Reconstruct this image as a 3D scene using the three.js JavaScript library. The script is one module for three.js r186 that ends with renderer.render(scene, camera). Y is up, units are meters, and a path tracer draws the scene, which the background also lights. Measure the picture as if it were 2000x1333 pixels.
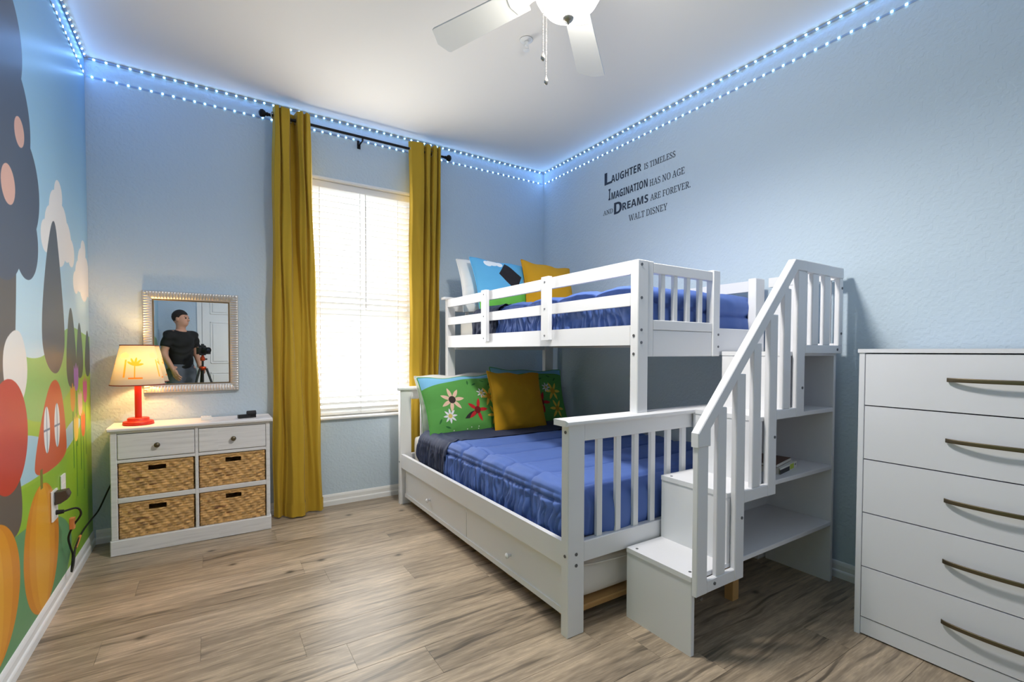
import * as THREE from 'three';
import { mergeGeometries, mergeVertices, toCreasedNormals } from 'three/addons/utils/BufferGeometryUtils.js';
import { RectAreaLightUniformsLib } from 'three/addons/lights/RectAreaLightUniformsLib.js';
import { FontLoader } from 'three/addons/loaders/FontLoader.js';
import { TextGeometry } from 'three/addons/geometries/TextGeometry.js';

// ---------------------------------------------------------------- camera, sky, light, exposure
RectAreaLightUniformsLib.init();
const scene = new THREE.Scene();
const renderer = new THREE.WebGLRenderer({ antialias: true });
renderer.toneMapping = THREE.LinearToneMapping;
renderer.toneMappingExposure = 1.15;
renderer.shadowMap.enabled = true;

const CAM = [0.587, 1.1414, 3.6326], YAW = -0.56927, PITCH = -0.024253, ROLL = 0.002522, FOCAL = 923.3;
const camera = new THREE.PerspectiveCamera(2 * Math.atan(666.5 / FOCAL) * 180 / Math.PI, 2000 / 1333, 0.01, 60);
camera.rotation.order = 'YXZ';
camera.position.set(...CAM);
camera.rotation.set(PITCH, YAW, ROLL);
camera.setViewOffset(2000, 1333, 0, -41.88, 2000, 1333);   // the lens is shifted a little
scene.add(camera);

scene.background = new THREE.Color(0.93, 0.97, 1.0);       // hazy bright day outside the window
scene.backgroundIntensity = 4;

const W = 3.2595, H = 2.82, D = 4.46;                      // the room in metres: x across, y up, z from the window wall
const WIN = { x0: 1.11, x1: 2.015, y0: 0.655, y1: 2.39 };

const daylight = new THREE.RectAreaLight(new THREE.Color(1.0, 0.985, 0.96), 4.2, WIN.x1 - WIN.x0 - 0.04, WIN.y1 - WIN.y0 - 0.04);
daylight.name = 'daylight';
daylight.position.set((WIN.x0 + WIN.x1) / 2, (WIN.y0 + WIN.y1) / 2, 0.006);
daylight.rotation.y = Math.PI;                             // shines into the room
scene.add(daylight);

// ---------------------------------------------------------------- helpers
function rng(seed) { let a = seed >>> 0; return () => { a = (a + 0x6D2B79F5) | 0; let t = Math.imul(a ^ (a >>> 15), 1 | a); t = (t + Math.imul(t ^ (t >>> 7), 61 | t)) ^ t; return ((t ^ (t >>> 14)) >>> 0) / 4294967296; }; }
const hash2 = (x, y, s = 0) => { let h = Math.imul(x | 0, 374761393) + Math.imul(y | 0, 668265263) + Math.imul(s | 0, 1274126177); h = Math.imul(h ^ (h >>> 13), 1274126177); return ((h ^ (h >>> 16)) >>> 0) / 4294967296; };
function noise(x, y, s = 0) { const xi = Math.floor(x), yi = Math.floor(y), fx = x - xi, fy = y - yi, u = fx * fx * (3 - 2 * fx), v = fy * fy * (3 - 2 * fy);
  const a = hash2(xi, yi, s), b = hash2(xi + 1, yi, s), c = hash2(xi, yi + 1, s), d = hash2(xi + 1, yi + 1, s);
  return a + (b - a) * u + (c - a) * v + (a - b - c + d) * u * v; }
function fbm(x, y, oct = 4, s = 0) { let v = 0, a = 0.5, n = 0; for (let i = 0; i < oct; i++) { v += a * noise(x, y, s + i); n += a; x *= 2.03; y *= 2.03; a *= 0.5; } return v / n; }
const clamp = (x, a, b) => Math.min(b, Math.max(a, x));
const smooth = (a, b, x) => { const t = clamp((x - a) / (b - a), 0, 1); return t * t * (3 - 2 * t); };
const lerp = (a, b, t) => a + (b - a) * t;

const taken = new Map();
function numbered(name) { const n = taken.get(name) || 0; taken.set(name, n + 1); return n ? `${name}_${String(n).padStart(3, '0')}` : name; }
function shadows(o) { o.castShadow = true; o.receiveShadow = true; return o; }
function thing(name, label, category, pos = [0, 0, 0], turn = 0, group) {
  const g = new THREE.Group(); g.name = numbered(name); g.position.set(...pos); g.rotation.y = turn;
  g.userData = { label, category }; if (group) g.userData.group = group;
  scene.add(g); return g;
}
function setting(name) { const g = new THREE.Group(); g.name = name; g.userData = { kind: 'structure' }; scene.add(g); return g; }
function rootOf(o) { while (o.parent && o.parent !== scene) o = o.parent; return o; }
// geometry written in room coordinates; moved into the axes of the thing it belongs to (things written that way are not turned)
function part(name, geo, mat, parent, label) {
  const r = rootOf(parent); geo.translate(-r.position.x, -r.position.y, -r.position.z);
  return local(name, geo, mat, parent, label);
}
function local(name, geo, mat, parent, label) {
  const m = shadows(new THREE.Mesh(geo, mat)); m.name = name; if (label) m.userData.label = label; parent.add(m); return m;
}
function clean(g) { g = g.index ? g.toNonIndexed() : g; for (const k of Object.keys(g.attributes)) if (!['position', 'normal', 'uv'].includes(k)) g.deleteAttribute(k); g.clearGroups?.(); return g; }
const merge = (list) => mergeGeometries(list.map(clean), false);
// uv in metres, by the way each face points
function metreUV(g, sx = 1, sy = sx) {
  const p = g.attributes.position, n = g.attributes.normal, uv = new Float32Array(p.count * 2);
  for (let i = 0; i < p.count; i++) { const ax = Math.abs(n.getX(i)), ay = Math.abs(n.getY(i)), az = Math.abs(n.getZ(i));
    let u, v; if (ax >= ay && ax >= az) { u = p.getZ(i); v = p.getY(i); } else if (ay >= az) { u = p.getX(i); v = p.getZ(i); } else { u = p.getX(i); v = p.getY(i); }
    uv[2 * i] = u * sx; uv[2 * i + 1] = v * sy; }
  g.setAttribute('uv', new THREE.BufferAttribute(uv, 2)); return g;
}
// a board: box from corner to corner with chamfered edges
function board(x0, x1, y0, y1, z0, z1, c = 0.003) {
  const w = x1 - x0, h = y1 - y0, d = z1 - z0; c = Math.min(c, w * 0.3, h * 0.3, d * 0.3);
  const s = new THREE.Shape(); s.moveTo(-w / 2 + c, -h / 2 + c); s.lineTo(w / 2 - c, -h / 2 + c); s.lineTo(w / 2 - c, h / 2 - c); s.lineTo(-w / 2 + c, h / 2 - c); s.closePath();
  const g = new THREE.ExtrudeGeometry(s, { depth: d - 2 * c, bevelEnabled: true, bevelThickness: c, bevelSize: c, bevelSegments: 1, curveSegments: 1, steps: 1 });
  g.translate((x0 + x1) / 2, (y0 + y1) / 2, z0 + c); return metreUV(clean(g));
}
function plain(x0, x1, y0, y1, z0, z1) { const g = new THREE.BoxGeometry(x1 - x0, y1 - y0, z1 - z0); g.translate((x0 + x1) / 2, (y0 + y1) / 2, (z0 + z1) / 2); return metreUV(clean(g)); }
function rod(a, b, r, seg = 12, r2 = r) {
  const A = new THREE.Vector3(...a), B = new THREE.Vector3(...b), L = A.distanceTo(B), g = new THREE.CylinderGeometry(r2, r, L, seg);
  g.translate(0, L / 2, 0); g.applyQuaternion(new THREE.Quaternion().setFromUnitVectors(new THREE.Vector3(0, 1, 0), B.clone().sub(A).normalize())); g.translate(A.x, A.y, A.z); return g;
}
function lathe(profile, x, y, z, seg = 32) { const g = new THREE.LatheGeometry(profile.map(([r, h]) => new THREE.Vector2(r, h)), seg); g.translate(x, y, z); return g; }
function tube(points, r, seg = 64, rs = 8) { return new THREE.TubeGeometry(new THREE.CatmullRomCurve3(points.map((p) => new THREE.Vector3(...p))), seg, r, rs, false); }
// a prism from an outline in the (a, b) plane, swept along the third axis
function prism(outline, axis, t0, t1, c = 0.002) {
  const s = new THREE.Shape(outline.map(([a, b]) => new THREE.Vector2(a, b)));
  const g = new THREE.ExtrudeGeometry(s, { depth: t1 - t0 - 2 * c, bevelEnabled: c > 0, bevelThickness: c, bevelSize: c, bevelOffset: -c, bevelSegments: 1, curveSegments: 12 });
  g.translate(0, 0, t0 + c);
  if (axis === 'y') g.rotateX(Math.PI / 2).scale(1, -1, 1);            // outline in (x, z)
  return metreUV(clean(g));
}
// a grid surface from f(i/nu, j/nv) -> [x, y, z]
function sheet(f, nu, nv, uvf) {
  const pos = [], uv = [], idx = [];
  for (let j = 0; j <= nv; j++) for (let i = 0; i <= nu; i++) { const a = i / nu, b = j / nv; pos.push(...f(a, b)); uv.push(...(uvf ? uvf(a, b) : [a, b])); }
  for (let j = 0; j < nv; j++) for (let i = 0; i < nu; i++) { const k = j * (nu + 1) + i; idx.push(k, k + 1, k + nu + 2, k, k + nu + 2, k + nu + 1); }
  const g = new THREE.BufferGeometry(); g.setAttribute('position', new THREE.Float32BufferAttribute(pos, 3)); g.setAttribute('uv', new THREE.Float32BufferAttribute(uv, 2)); g.setIndex(idx); g.computeVertexNormals(); return g;
}

// ---------------------------------------------------------------- textures
function paint(w, h, fn, srgb = true) {
  const d = new Uint8Array(w * h * 4);
  for (let y = 0; y < h; y++) for (let x = 0; x < w; x++) { const c = fn(x, y), k = (y * w + x) * 4; d[k] = clamp(c[0], 0, 255); d[k + 1] = clamp(c[1], 0, 255); d[k + 2] = clamp(c[2], 0, 255); d[k + 3] = 255; }
  const t = new THREE.DataTexture(d, w, h); t.wrapS = t.wrapT = THREE.RepeatWrapping; t.magFilter = THREE.LinearFilter; t.minFilter = THREE.LinearMipmapLinearFilter; t.generateMipmaps = true;
  if (srgb) t.colorSpace = THREE.SRGBColorSpace; t.needsUpdate = true; return t;
}
function canvasTexture(w, h, draw) { const c = document.createElement('canvas'); c.width = w; c.height = h; draw(c.getContext('2d'), w, h); const t = new THREE.CanvasTexture(c); t.colorSpace = THREE.SRGBColorSpace; t.anisotropy = 8; return t; }
// noise that repeats after n cells
function tileNoise(x, y, n, s) { const xi = Math.floor(x), yi = Math.floor(y), fx = x - xi, fy = y - yi, u = fx * fx * (3 - 2 * fx), v = fy * fy * (3 - 2 * fy), m = (k) => ((k % n) + n) % n;
  const a = hash2(m(xi), m(yi), s), b = hash2(m(xi + 1), m(yi), s), c = hash2(m(xi), m(yi + 1), s), d = hash2(m(xi + 1), m(yi + 1), s);
  return a + (b - a) * u + (c - a) * v + (a - b - c + d) * u * v; }
const plasterBump = paint(512, 512, (x, y) => { const a = tileNoise(x / 12.8, y / 12.8, 40, 1), b = tileNoise(x / 6.4, y / 6.4, 80, 2), c = tileNoise(x / 51.2, y / 51.2, 10, 3); const v = 255 * (0.55 * smooth(0.35, 0.7, a) + 0.25 * b + 0.2 * c); return [v, v, v]; }, false);
plasterBump.repeat.set(2.2, 2.2);
const weaveBump = paint(128, 128, (x, y) => { const v = 128 + 60 * Math.sin(x * Math.PI / 4) * Math.sin(y * Math.PI / 4) + 50 * (tileNoise(x / 2, y / 8, 64, 5) - 0.5); return [v, v, v]; }, false);
weaveBump.repeat.set(14, 14);
// floor: eight kinds of plank one above the other, 1.3 m long each
const PLANKS = 8;
function plankColor(x, y, k) {
  const s = 40 + k * 17, r = [0, 4, -6, 3, -9, 6, -3, -5][k], u = x / 1024, v = (y % 128) / 128;
  const warp = 0.35 * (fbm(u * 3, v * 1.2, 3, s + 9) - 0.5), cath = k % 3 === 1 ? 0.5 * Math.abs(v - 0.5) : 0;
  const broad = fbm(u * 2.2, (v + warp) * 3.2 + cath, 3, s), mid = fbm(u * 7, (v + warp * 0.5) * 15, 3, s + 3), fine = noise(u * 40, v * 64, s + 6), pore = noise(u * 90, v * 118, s + 7);
  let t = 0.55 * (broad - 0.5) + 0.75 * (mid - 0.5) + 0.34 * (fine - 0.5) + 0.2 * (noise(u * 16, v * 120, s + 15) - 0.5);
  const dark = smooth(0.66, 0.8, fbm(u * 3.1, (v + warp) * 9, 3, s + 12)) * 0.55;
  const kx = [0.2, 0.62, 0.83, 0.4, 0.55, 0.12, 0.73, 0.33][k], ky = [0.6, 0.3, 0.7, 0.45, 0.8, 0.35, 0.55, 0.25][k];
  const knot = k % 2 ? Math.exp(-(((u - kx) / 0.014) ** 2 + ((v - ky) / 0.07) ** 2)) : 0;
  const light = pore > 0.86 && mid > 0.55 ? 14 : 0;
  const m = 1 + t * 0.48 - dark * 0.5 - knot * 0.55;
  return [(164 + r) * m + light, (147 + r * 0.95) * m + light, (126 + r * 0.9) * m + light];
}
const plankMap = paint(1024, 128 * PLANKS, (x, y) => plankColor(x, y, Math.floor(y / 128)));
const plankRough = paint(512, 512, (x, y) => { const v = 96 + 70 * fbm(x / 60, y / 9, 3, 77); return [v, v, v]; }, false);
const whitewash = paint(512, 512, (x, y) => { const g = fbm(x / 90, y / 6, 4, 21), s = smooth(0.58, 0.75, fbm(x / 130, y / 9, 3, 31)); const v = 224 + 16 * (g - 0.5) - 9 * s; return [v, v, v + 2]; });

// ---------------------------------------------------------------- materials
const mat = (o) => new THREE.MeshStandardMaterial(o), phys = (o) => new THREE.MeshPhysicalMaterial(o);
const M = {
  wall: mat({ color: 0xbfd0de, roughness: 0.85, bumpMap: plasterBump, bumpScale: 0.0012 }),
  ceiling: mat({ color: 0xebe7df, roughness: 0.95 }),
  trim: mat({ color: 0xe9ebec, roughness: 0.45 }),
  subfloor: mat({ color: 0x6a5d50, roughness: 0.9 }),
  plank: mat({ map: plankMap, roughness: 0.36 }),
  white: mat({ color: 0xe6e7ea, roughness: 0.38 }),
  whiteLaminate: mat({ color: 0xe4e5e9, roughness: 0.5 }),
  dresser: mat({ color: 0xdfe1e8, roughness: 0.42 }),
  gap: mat({ color: 0x2b2c30, roughness: 0.9 }),
  bolt: mat({ color: 0x6d7076, roughness: 0.35, metalness: 0.8 }),
  pine: mat({ color: 0xc79b63, roughness: 0.7 }),
  mattress: mat({ color: 0xe9e6df, roughness: 0.9 }),
  blue: mat({ color: 0x5370b6, roughness: 0.7 }),
  navy: mat({ color: 0x2c3653, roughness: 0.75 }),
  mustard: mat({ color: 0xd29c14, roughness: 0.9, bumpMap: weaveBump, bumpScale: 0.0012 }),
  curtain: phys({ color: 0xbf9c26, roughness: 0.9, transmission: 0.12, thickness: 0, side: THREE.DoubleSide }),
  pillowWhite: mat({ color: 0xe8e6e2, roughness: 0.9 }),
  slat: phys({ color: 0xf4f4f2, roughness: 0.6, transmission: 0.12, thickness: 0 }),
  vinyl: mat({ color: 0xf0f1f1, roughness: 0.4 }),
  cordWhite: mat({ color: 0xdedcd6, roughness: 0.8 }),
  glass: phys({ color: 0xffffff, roughness: 0.02, transmission: 1, thickness: 0, ior: 1.5 }),
  blackMetal: mat({ color: 0x15161a, roughness: 0.45, metalness: 0.6 }),
  steel: mat({ color: 0xb9b8b4, roughness: 0.3, metalness: 1 }),
  nickel: mat({ color: 0xa8a49c, roughness: 0.35, metalness: 1 }),
  bronze: mat({ color: 0x6b6250, roughness: 0.42, metalness: 0.85 }),
  fanWhite: mat({ color: 0xe2e2df, roughness: 0.5 }),
  fanBlade: mat({ color: 0xcfd0cc, roughness: 0.5 }),
  cabinet: mat({ map: whitewash, roughness: 0.7 }),
  black: mat({ color: 0x0d0d0f, roughness: 0.5 }),
  blackRubber: mat({ color: 0x141416, roughness: 0.65 }),
  plastic: mat({ color: 0xf0f0ee, roughness: 0.4 }),
  red: mat({ color: 0xd8301a, roughness: 0.4 }),
  copper: mat({ color: 0xc98248, roughness: 0.5 }),
  lettering: mat({ color: 0x1b2a40, roughness: 0.6 }),
};

// ---------------------------------------------------------------- the room
{
  const floor = setting('floor');
  part('subfloor', plain(-0.15, W + 0.15, -0.1, -0.009, -0.15, D + 0.15), M.subfloor, floor);
  const R = rng(7), PW = 0.178, PL = 1.22;
  let row = 0;
  for (let z = -0.02; z < D; z += PW, row++) {
    let x = -R() * PL;
    while (x < W) {
      const a = Math.max(x, 0), b = Math.min(x + PL, W), z0 = Math.max(z, 0), z1 = Math.min(z + PW, D);
      if (b - a > 0.005) {
        const g = board(a + 0.0004, b - 0.0004, -0.009, 0, z0 + 0.0004, z1 - 0.0004, 0.0007), k = Math.floor(R() * PLANKS), off = R() * 0.1, flip = R() < 0.5, p = g.attributes.position, uv = g.attributes.uv;
        for (let i = 0; i < p.count; i++) { let u = clamp((p.getX(i) - x) / 1.34 + off * 0.5, 0, 1), v = clamp((p.getZ(i) - z) / PW, 0, 1); if (flip) { u = 1 - u; v = 1 - v; } uv.setXY(i, u, (k + 0.04 + 0.92 * v) / PLANKS); }
        part('plank', g, M.plank, floor);
      }
      x += PL;
    }
  }
  const T = 0.16;
  part('ceiling_board', metreUV(plain(-T, W + T, H, H + 0.12, -T, D + T)), M.ceiling, setting('ceiling'));
  const wb = setting('wall_back');
  part('wall_panel', merge([plain(-T, WIN.x0, 0, H, -T, 0), plain(WIN.x1, W + T, 0, H, -T, 0), plain(WIN.x0, WIN.x1, 0, WIN.y0 - 0.02, -T, 0), plain(WIN.x0, WIN.x1, WIN.y1, H, -T, 0)]), M.wall, wb);
  part('wall_panel', plain(W, W + T, 0, H, 0, D), M.wall, setting('wall_right'));
  part('wall_panel', plain(-T, 0, 0, H, 0, D), M.wall, setting('wall_left'));
  const DX0 = 0.5, DX1 = 1.27, DH = 2.04;
  part('wall_panel', merge([plain(-T, DX0, 0, H, D, D + T), plain(DX1, W + T, 0, H, D, D + T), plain(DX0, DX1, DH, H, D, D + T)]), M.wall, setting('wall_front'));

  // door in the wall behind the camera, seen in the mirror
  const door = setting('door_1');
  part('door_leaf', board(DX0 + 0.004, DX1 - 0.004, 0.012, DH - 0.004, D + 0.02, D + 0.05, 0.002), M.trim, door);
  part('door_leaf', plain(DX0 - 0.0, DX1 + 0.0, 0, DH, D + 0.1, D + T), M.trim, door);
  for (const [px0, px1] of [[0.1, 0.345], [0.425, 0.67]]) for (const [py0, py1] of [[0.2, 0.82], [0.95, 1.55], [1.66, 1.9]]) {
    const f = part('door_panel', board(DX0 + px0 + 0.03, DX0 + px1 - 0.03, py0 + 0.03, py1 - 0.03, D + 0.008, D + 0.0195, 0.008), M.trim, door);
    part('panel_moulding', merge([board(DX0 + px0, DX0 + px1, py0, py0 + 0.014, D + 0.01, D + 0.0195, 0.004), board(DX0 + px0, DX0 + px1, py1 - 0.014, py1, D + 0.01, D + 0.0195, 0.004), board(DX0 + px0, DX0 + px0 + 0.014, py0, py1, D + 0.01, D + 0.0195, 0.004), board(DX0 + px1 - 0.014, DX0 + px1, py0, py1, D + 0.01, D + 0.0195, 0.004)]), M.trim, f);
  }
  const kn = part('door_handle', lathe([[0, 0], [0.026, 0], [0.026, 0.006], [0.01, 0.01], [0.01, 0.03], [0.026, 0.042], [0.026, 0.055], [0.012, 0.064], [0, 0.065]], 0, 0, 0, 20).rotateX(-Math.PI / 2).translate(DX1 - 0.07, 0.95, D + 0.0195), M.bronze, door);
  part('door_casing', merge([board(DX0 - 0.06, DX0 - 0.001, 0, DH + 0.06, D - 0.016, D - 0.0005, 0.005), board(DX1 + 0.001, DX1 + 0.06, 0, DH + 0.06, D - 0.016, D - 0.0005, 0.005), board(DX0 - 0.001, DX1 + 0.001, DH + 0.001, DH + 0.06, D - 0.016, D - 0.0005, 0.005)]), M.trim, door);

  // baseboards: profile with a small step and a cove
  const prof = [[0, 0], [0.014, 0], [0.014, 0.03], [0.012, 0.036], [0.008, 0.04], [0.008, 0.058], [0.0085, 0.064], [0.006, 0.074], [0.003, 0.081], [0, 0.0825]];
  const shape = new THREE.Shape(prof.map(([a, b]) => new THREE.Vector2(a + 0.0006, b + 0.0006)));
  const base = (len) => metreUV(clean(new THREE.ExtrudeGeometry(shape, { depth: len, bevelEnabled: false })));
  part('moulding', base(W - 0.03).rotateY(-Math.PI / 2).scale(1, 1, 1).translate(W - 0.015, 0, 0), M.trim, setting('baseboard_back'));
  part('moulding', base(D - 0.01).translate(0, 0, 0.004), M.trim, setting('baseboard_left'));
  part('moulding', base(D - 0.01).rotateY(Math.PI).translate(W, 0, D - 0.006), M.trim, setting('baseboard_right'));
  part('moulding', base(W - DX1 - 0.08).rotateY(Math.PI / 2).translate(DX1 + 0.062, 0, D), M.trim, setting('baseboard_front'));

  // window: white lining, two sashes with panes, sill
  const w = setting('window_1'), { x0, x1, y0, y1 } = WIN;
  part('window_lining', merge([board(x0, x1, y1 - 0.012, y1 + 0.006, -T, 0.004, 0.004), board(x0, x0 + 0.012, y0, y1 - 0.012, -T, 0.002, 0.004), board(x1 - 0.012, x1, y0, y1 - 0.012, -T, 0.002, 0.004)]), M.trim, w);
  part('window_sill', board(x0 - 0.03, x1 + 0.03, y0 - 0.02, y0, -T, 0.032, 0.005), M.trim, w);
  const zf = -0.135, ym = 1.43;
  part('window_frame', merge([board(x0 + 0.012, x1 - 0.012, y0 + 0.0005, y0 + 0.05, zf - 0.025, zf + 0.02), board(x0 + 0.012, x1 - 0.012, y1 - 0.06, y1 - 0.013, zf - 0.025, zf + 0.02), board(x0 + 0.012, x0 + 0.06, y0 + 0.05, y1 - 0.06, zf - 0.025, zf + 0.02), board(x1 - 0.06, x1 - 0.012, y0 + 0.05, y1 - 0.06, zf - 0.025, zf + 0.02)]), M.vinyl, w);
  part('meeting_rail', board(x0 + 0.06, x1 - 0.06, ym - 0.022, ym + 0.022, zf - 0.02, zf + 0.015), M.vinyl, w);
  part('glass_pane', plain(x0 + 0.06, x1 - 0.06, y0 + 0.05, ym - 0.022, zf - 0.002, zf + 0.002), M.glass, w);
  part('glass_pane', plain(x0 + 0.06, x1 - 0.06, ym + 0.022, y1 - 0.06, zf - 0.012, zf - 0.008), M.glass, w);
}

// ---------------------------------------------------------------- wall mural: a printed landscape that covers the wall beside the lamp
{
  const m = thing('wall_mural', 'printed landscape wallpaper mural of sky, clouds, meadow, tree and red house', 'mural', [0.0008, 0, 0]);
  const tex = canvasTexture(2048, 1300, (c, w, h) => {
    // across the sheet: z from D (left edge) to 0 (room corner)
    const X = (z) => (1 - z / D) * w, Y = (y) => (1 - y / H) * h, S = h / H;
    const sky = c.createLinearGradient(0, 0, 0, Y(1.0)); sky.addColorStop(0, '#74a9d8'); sky.addColorStop(0.45, '#9cc8e2'); sky.addColorStop(1, '#cfe6ee'); c.fillStyle = sky; c.fillRect(0, 0, w, h);
    const blob = (pts, col) => { c.fillStyle = col; c.beginPath(); const P = pts.map(([z, y]) => [X(z), Y(y)]), n = P.length; c.moveTo((P[0][0] + P[n - 1][0]) / 2, (P[0][1] + P[n - 1][1]) / 2); for (let i = 0; i < n; i++) { const q = P[(i + 1) % n]; c.quadraticCurveTo(P[i][0], P[i][1], (P[i][0] + q[0]) / 2, (P[i][1] + q[1]) / 2); } c.fill(); };
    const disc = (z, y, rz, ry, col) => { c.fillStyle = col; c.beginPath(); c.ellipse(X(z), Y(y), rz * S, ry * S, 0, 0, 7); c.fill(); };
    const cloud = (z, y, s) => { for (const [a, b, r] of [[0, 0, 0.13], [0.13, 0.02, 0.1], [-0.13, 0.01, 0.1], [0.05, 0.1, 0.11], [-0.06, 0.08, 0.09], [0, 0.2, 0.07], [0.22, -0.03, 0.07], [-0.22, -0.03, 0.07]]) disc(z + a * s, y + b * s, r * s, r * s, '#f4efe9'); };
    cloud(0.12, 1.52, 0.85); cloud(0.62, 1.66, 1.0); cloud(2.6, 2.1, 1.6); cloud(3.6, 1.7, 1.3);
    // hills and meadow
    blob([[4.6, 1.25], [3.6, 1.35], [2.6, 1.1], [1.7, 1.28], [1.0, 1.05], [0.5, 1.28], [0.1, 1.22], [-0.3, 1.2], [-0.3, -0.4], [4.8, -0.4]], '#8dc06a');
    blob([[4.6, 0.95], [3.4, 1.1], [2.4, 0.9], [1.5, 1.02], [0.95, 0.8], [0.45, 0.95], [0.1, 1.02], [-0.3, 1.0], [-0.3, -0.4], [4.8, -0.4]], '#9cc63a');
    blob([[1.9, 0.88], [1.2, 0.84], [0.72, 0.72], [0.4, 0.8], [0.2, 0.76], [0.5, 0.66], [1.0, 0.62], [1.7, 0.68]], '#a8d0e0');
    blob([[4.8, 0.7], [3, 0.75], [1.6, 0.66], [0.9, 0.6], [0.4, 0.66], [-0.3, 0.72], [-0.3, -0.4], [4.8, -0.4]], '#8fbf2f');
    blob([[1.9, 0.42], [1.3, 0.5], [0.7, 0.4], [0.45, 0.22], [0.62, 0.06], [0.9, -0.1], [2.2, -0.2], [2.6, 0.2]], '#5b9a6a');
    // the red house with white windows and a slate spire
    blob([[0.72, 1.02], [0.86, 0.98], [1.05, 0.72], [1.06, 0.62], [0.56, 0.62], [0.56, 0.74], [0.62, 0.94]], '#d2552c');
    for (const z of [0.72, 0.88]) { disc(z, 0.8, 0.045, 0.1, '#e9eff2'); c.fillStyle = '#5c7f9d'; c.fillRect(X(z) - 2, Y(0.9), 4, 0.2 * S); c.fillRect(X(z) - 0.045 * S, Y(0.8) - 2, 0.09 * S, 4); }
    blob([[0.7, 1.78], [0.62, 1.55], [0.54, 1.2], [0.6, 1.08], [0.72, 1.02], [0.88, 1.08], [0.94, 1.22], [0.84, 1.55]], '#565a60');
    // cypress trees
    for (const [z, y0, hh, ww, col] of [[0.43, 0.98, 0.42, 0.12, '#4c5a58'], [0.25, 1.02, 0.3, 0.09, '#54635d'], [0.06, 1.02, 0.26, 0.08, '#4c5a58']]) blob([[z, y0 + hh * 1.1], [z - ww, y0 + hh * 0.25], [z - ww * 0.6, y0 - 0.03], [z + ww * 0.6, y0 - 0.03], [z + ww, y0 + hh * 0.25]], col);
    // tulips
    for (const [z, y, col] of [[0.42, 0.88, '#e39a2e'], [0.34, 0.98, '#9a6cc0'], [0.26, 0.84, '#e6c7b8'], [0.2, 0.72, '#e0702c'], [0.36, 0.72, '#f0d15a'], [0.14, 0.9, '#c65ca0']]) { c.fillStyle = '#4f8f35'; c.fillRect(X(z) - 4, Y(y), 8, 0.34 * S); blob([[z - 0.05, y + 0.1], [z - 0.02, y + 0.05], [z, y + 0.11], [z + 0.02, y + 0.05], [z + 0.05, y + 0.1], [z + 0.05, y - 0.03], [z, y - 0.06], [z - 0.05, y - 0.03]], col); }
    // the large fruit tree: slate trunk, scalloped crown, red apples
    blob([[1.62, 2.1], [1.2, 1.9], [1.22, 1.3], [1.3, 0.9], [1.16, 0.46], [1.5, 0.5], [1.9, 0.46], [1.75, 1.0], [1.95, 1.7], [2.1, 2.0]], '#5a5450');
    for (const [z, y, r] of [[1.62, 2.05, 0.42], [1.24, 1.98, 0.22], [1.12, 1.76, 0.2], [1.3, 2.24, 0.2], [1.1, 1.56, 0.15], [1.9, 2.25, 0.3], [2.15, 1.95, 0.32], [2.1, 1.65, 0.25], [1.34, 1.6, 0.22]]) disc(z, y, r, r, '#4a5263');
    for (const [z, y, r] of [[1.28, 1.72, 0.07], [1.46, 2.05, 0.08], [1.15, 1.95, 0.055], [1.75, 1.85, 0.08], [2.0, 2.1, 0.07]]) disc(z, y, r, r, '#dfae9a');
    blob([[1.16, 1.2], [1.1, 1.05], [1.2, 0.92], [1.36, 0.98], [1.38, 1.15], [1.26, 1.22]], '#e7e4df');
    disc(1.33, 0.84, 0.2, 0.2, '#c23220'); disc(1.75, 0.7, 0.22, 0.2, '#c23220');
    // pumpkins
    for (const [z, y, rz, ry] of [[1.52, 0.34, 0.27, 0.24], [0.97, 0.33, 0.24, 0.26]]) { for (const [k, col] of [[1, '#d98a1c'], [0.72, '#e39a24'], [0.4, '#eaa92c']]) disc(z, y, rz * k, ry, col); c.fillStyle = '#7a7a2c'; c.fillRect(X(z) - 8, Y(y + ry + 0.06), 16, 0.08 * S); }
  });
  const g = new THREE.BoxGeometry(0.001, H - 0.0835, D - 0.002); const uv = g.attributes.uv, p = g.attributes.position, y0 = 0.0835 + (H - 0.0835) / 2;
  for (let i = 0; i < p.count; i++) uv.setXY(i, 1 - (p.getZ(i) + D / 2) / D, (p.getY(i) + y0) / H);
  g.translate(0, y0, D / 2);
  local('printed_sheet', g, mat({ map: tex, roughness: 0.36 }), m);
}

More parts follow.
